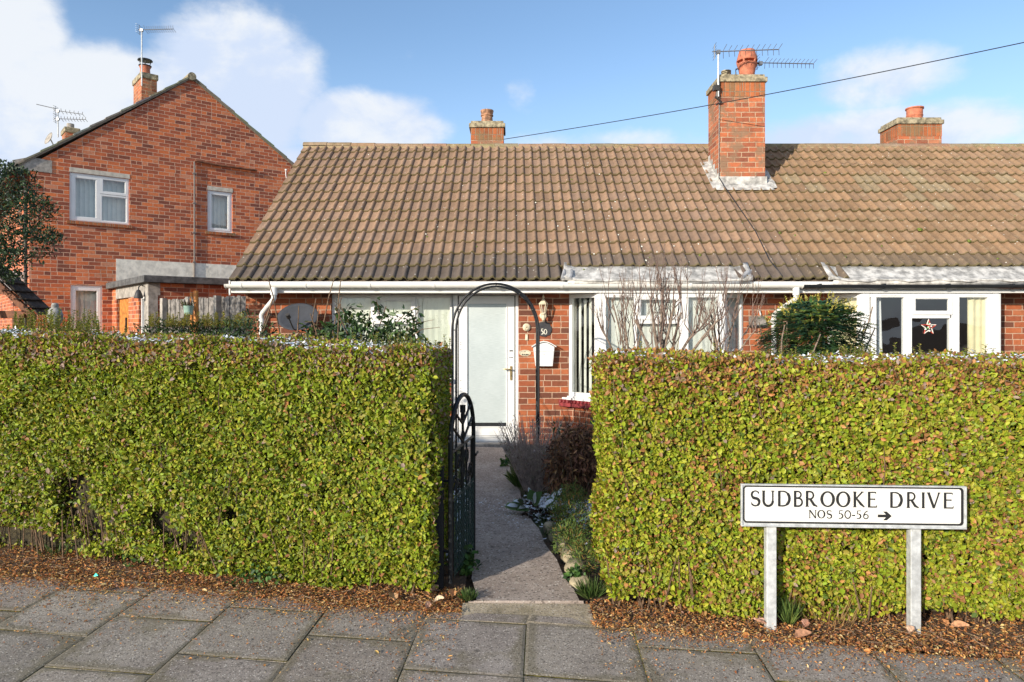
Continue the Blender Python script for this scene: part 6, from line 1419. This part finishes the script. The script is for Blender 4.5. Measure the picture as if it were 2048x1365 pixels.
def tuft(label, px, py, n, h, r, pal=((.07, .13, .03), (.12, .17, .05), (.04, .08, .02)), wd=.007, name='grass_tuft', cat='grass tuft', z=.0, d=None, spread=.8, L=None, group='grass and weed tufts by the hedges'):
    d = d or F * CH / (py - HY); x = X(px, d); a = rng.uniform(0, 2 * np.pi, n); s = np.sqrt(rng.random(n)); Pt = np.stack([x + r * .4 * s * np.cos(a), d + r * .4 * s * np.sin(a), np.full(n, z)], 1)
    D = np.stack([np.cos(a) * s * spread, np.sin(a) * s * spread, np.full(n, 1.0)], 1) + rng.normal(0, .12, (n, 3))
    o = leaf_mesh(name, Pt, D, rng.normal(size=(n, 3)), rng.uniform(.5, 1.1, n) * h, np.full(n, wd) * rng.uniform(.7, 1.3, n), pick(list(pal), [2, 1, 1], n), LEAF, fold=.2)
    return tag(o, label, cat, group)
def weed(label, px, py, n, size, rx, rz, pal=((.06, .13, .03), (.10, .18, .04), (.03, .07, .02)), d=None, zc=.05, asp=.8, cat='weed'):
    d = d or F * CH / (py - HY); x = X(px, d); Pt = np.stack([rng.normal(x, rx * .5, n), rng.normal(d, rx * .4, n), np.abs(rng.normal(zc, rz * .5, n))], 1)
    o = leaf_mesh('weed', Pt, rng.normal(0, 1, (n, 3)) + [0, -.3, .2], rng.normal(0, .4, (n, 3)) + [0, -.5, .8], rng.uniform(.6, 1.2, n) * size, rng.uniform(.6, 1.2, n) * size * asp, pick(list(pal), [2, 1, 1], n), LEAF)
    return tag(o, label, cat, 'grass and weed tufts by the hedges')
tuft('long grass tuft at the foot of the right hedge beside the path', 1182, 1195, 230, .12, .12, name='grass_tuft', wd=.004)
tuft('small grass tuft between the gate post and the path threshold', 935, 1200, 160, .07, .10, wd=.004)
tuft('pale green grass clump under the lavender bush', 1050, 975, 260, .22, .25, spread=.9)
tuft('yellow green tuft at the far edge of the path under the lavender', 1030, 962, 140, .12, .14, pal=((.20, .26, .05), (.12, .18, .04), (.28, .30, .08)))
tuft('straw coloured dry stems at the hedge foot behind the sign', 1650, 1225, 110, .17, .42, pal=((.40, .26, .12), (.32, .20, .09), (.45, .32, .16)), wd=.0035, d=4.06)
tuft('feathery green sprig beside the left post of the street sign', 1578, 1262, 160, .16, .07, pal=((.14, .22, .06), (.20, .26, .06), (.07, .12, .03)), wd=.0035, d=3.98, spread=.5)
tuft('grass blades under the left end of the hedge', 110, 1112, 40, .10, .20, wd=.005)
weed('ivy leaved weed under the open garden gate', 925, 1130, 150, .05, .10, .12, d=4.85)
weed('green weed in the leaf litter near the left end of the hedge', 262, 1128, 46, .045, .12, .04, d=4.98)
weed('violet plant with round leaves at the foot of the left hedge', 520, 1165, 170, .032, .20, .06, d=4.62)
weed('low weeds at the right hedge corner by the path', 1150, 1165, 90, .035, .06, .05)
weed('dark green weeds along the far left path edge by the door step', 1012, 930, 60, .05, .08, .06, d=8.4)
# snow lying between the plants
def snow_patch():
    PP = []
    for cx, cy, rx, ry, n in ((.52, 6.45, .38, .30, 1500), (.35, 6.75, .3, .2, 350), (-.62, 6.3, .22, .9, 1700), (-.50, 5.5, .08, .4, 300), (.06, 6.15, .25, .3, 60), (-.1, 6.6, .3, .35, 90), (2.0, 6.2, 1.6, .6, 2500), (-2.2, 7.5, 1.6, .8, 2500)):
        p = np.stack([rng.normal(cx, rx * .5, n), rng.normal(cy, ry * .5, n), rng.uniform(-.03, .035, n)], 1)
        if abs(cx) < .2: p[:, 2] = .013
        else: p = p[(p[:, 0] < path_l(p[:, 1]) - .0) | (p[:, 0] > path_r(p[:, 1]) + .03)]
        PP.append(p)
    PP = np.concatenate(PP); n = len(PP)
    leaf_mesh('snow', PP, rng.normal(0, 1, (n, 3)) * [1, 1, .06], rng.normal(0, .10, (n, 3)) + [0, 0, 1], rng.uniform(.015, .055, n) * np.where(PP[:, 2] == .013, .5, 1), rng.uniform(.012, .04, n) * np.where(PP[:, 2] == .013, .4, 1), np.tile([.85, .88, .93], (n, 1)), SNOW, kind='stuff', fold=-.25)
snow_patch()
# lawn blades beyond the hedges
n = 26000; xy = np.stack([rng.uniform(-6, 7, n), rng.uniform(5.4, 9.6, n)], 1); keep = ((xy[:, 0] < path_l(xy[:, 1]) - .04) | (xy[:, 0] > path_r(xy[:, 1]) + .05)); xy = xy[keep]; n = len(xy)
leaf_mesh('lawn_grass', np.column_stack([xy, np.full(n, -.045)]), rng.normal(0, .35, (n, 3)) + [0, 0, 1], rng.normal(size=(n, 3)), rng.uniform(.05, .11, n), np.full(n, .008), pick([(.06, .11, .03), (.10, .14, .04), (.14, .13, .06)], [3, 2, 1], n), LEAF, kind='stuff')
# ================================================================ LEAF LITTER
LP_ = [(.52, .23, .08), (.40, .15, .055), (.60, .35, .12), (.22, .10, .05), (.62, .46, .22), (.30, .18, .12), (.11, .06, .04)]
def hy(x): return np.where(x < 0, np.interp(x, [LA[0], LB[0]], [LA[1], LB[1]]), np.interp(x, [RA[0], RB[0]], [RA[1], RB[1]]))
def ey(x): return 3.99 - .197 * x
def litter():
    n = 95000; x = np.concatenate([rng.uniform(-6.2, -.30, int(n * .56)), rng.uniform(.46, 5.2, int(n * .44))]); n = len(x)
    back = hy(x) + .16; fr = ey(x) + .02 + snoise(x, x * 0, 3.1, 2) * .06 + snoise(x, x * 0, 11, 3) * .035
    s = rng.random(n); y = fr + (back - fr) * s
    ex = rng.random(n) < .12; y = np.where(ex, fr - rng.exponential(.10, n) * (1.2 + snoise(x, x * 0, 2.2, 5)), y)
    sp = rng.random(n) < .03; y = np.where(sp, fr - rng.uniform(0, .8, n), y)
    onp = y < ey(x) + .08
    z = np.where(onp, .004 + rng.random(n) * np.where(y > fr, .022, .004), -.03 + rng.random(n) * .05)
    big = rng.random(n) < .035; L = rng.uniform(.009, .023, n) * np.where(big, 1.8, 1) * np.where(sp | ex, .8, 1)
    leaf_mesh('leaf_litter', np.stack([x, y, z], 1), rng.normal(0, 1, (n, 3)) * [1, 1, .3], rng.normal(0, .38, (n, 3)) + [0, 0, 1], L, L * rng.uniform(.3, .62, n), pick(LP_, [5, 3.5, 3.2, 1.6, 1.6, 2, .9], n, .3), DRY, kind='stuff', fold=.28)
    m = MB(); rr = random.Random(1)
    for k in range(330):
        x = rr.choice([rr.uniform(-5.5, -.4), rr.uniform(.5, 4.5)]); y = rr.uniform(float(ey(x)) - .02, float(hy(x)) + .02); a = rr.uniform(0, 3.14); l = rr.uniform(.02, .11); dx, dy = math.cos(a) * l, math.sin(a) * l * .6; z = rr.uniform(.0, .03)
        m.tube([(x, y, z), (x + dx * .5, y + dy * .5, z + .004), (x + dx, y + dy, z + rr.uniform(0, .02))], [.0018, .0016, .0010], 4, cap=False)
    m.build('fallen_twigs', pmat('dry_twig', (.30, .20, .12), .9, var=.35), kind='stuff')
    s = MB(); k = 60; vs = []                       # dark soil bed raised under the litter, meeting the paving
    for i in range(k + 1):
        for j in range(6):
            x = -6.4 + 11.8 * i / k; f0, b0 = float(ey(x)) + .10, float(hy(x)) + .5; y = f0 + (b0 - f0) * j / 5; vs.append((x, y, (-.012, -.006, .0, .004, .006, -.04)[j] + .006 * math.sin(x * 7 + j)))
    s.add(vs, [(i * 6 + j, (i + 1) * 6 + j, (i + 1) * 6 + j + 1, i * 6 + j + 1) for i in range(k) for j in range(5) if not (-.36 < (-6.4 + 11.8 * (i + .5) / k) < .46)])
    s.build('hedge_bed', bpy.data.materials['soil'], kind='structure')
litter()
def dead_leaf(label, px, py, L, ang, col, z=.02):
    d = F * (CH - z) / (py - HY); x = X(px, d); m = MB(); n = 10; m.cc = col; c, s = math.cos(ang), math.sin(ang); outline = []
    for k in range(n + 1):
        u = k / n; w = math.sin(math.pi * u ** .8) * .34 * (1 + .18 * math.sin(k * 2.6 + ang)); outline.append((u, w))
    vs = []
    for u, w in outline:
        for sg in (-1, 0, 1):
            a, b = (u - .5) * L, sg * w * L; h = z + .018 * (abs(sg) * .9) * math.sin(math.pi * u) + .014 * u * u + (.01 if sg == 1 else 0)
            vs.append((x + a * c - b * s, d + a * s + b * c, h))
    m.add(vs, [(3 * k + j, 3 * k + j + 1, 3 * k + j + 4, 3 * k + j + 3) for k in range(n) for j in range(2)])
    m.tube([vs[1], (vs[1][0] - c * L * .25, vs[1][1] - s * L * .25, z + .012)], .0012, 4)
    tag(m.build('fallen_leaf', pmat('dead_leaf_skin', (1, 1, 1), .75, var=.25, scale=60, attr=True), smooth=True), label, 'leaf', 'large fallen leaves at the hedge feet')
for a in (('large pale dry leaf leaning on the foot of the gate post', 868, 1182, .085, .9, (.50, .30, .18)), ('orange curled leaf left of the gate post foot', 850, 1192, .07, 2.4, (.48, .22, .09)),
          ('cream leaf just below the gate post', 878, 1203, .06, .2, (.60, .46, .30)), ('pinkish leaf on the slab joint below the gate post', 857, 1215, .055, 1.2, (.55, .33, .22)),
          ('upright orange leaf right of the gate post', 906, 1190, .07, 1.5, (.50, .24, .10)), ('long tan leaf at the foot of the left hedge near the gate', 786, 1196, .09, 1.9, (.48, .28, .14)),
          ('rounded pink leaf left of the left sign post', 1523, 1247, .085, 2.6, (.58, .34, .24)), ('flat brown leaf right of the left sign post', 1606, 1274, .10, .2, (.40, .20, .11)),
          ('pinkish leaf in the litter just behind the brown leaf', 1612, 1252, .065, .8, (.50, .26, .17)), ('orange leaf standing right of the right sign post', 1888, 1248, .07, 1.4, (.55, .25, .10)),
          ('broad orange leaf farther right of the right sign post', 1920, 1256, .09, -.3, (.52, .26, .13)), ('triangular brown leaf under the left hedge by the green weed', 243, 1112, .10, 2.0, (.42, .22, .12)), ('pale leaf left of the right sign post', 1822, 1265, .06, .5, (.55, .36, .24))):
    dead_leaf(*a)
d = F * 1.69 / (1154 - HY); m = MB(); x = X(192, d); m.add([(x - .016, d - .01, .012), (x + .016, d - .006, .02), (x + .018, d + .014, .012), (x - .012, d + .018, .028), (x, d, .034)], [(0, 1, 4), (1, 2, 4), (2, 3, 4), (3, 0, 4)])
tag(m.build('foil_wrapper', pmat('teal_foil', (.0, .32, .25), .3, .5)), 'small crumpled teal wrapper in the leaf litter at the left', 'wrapper')
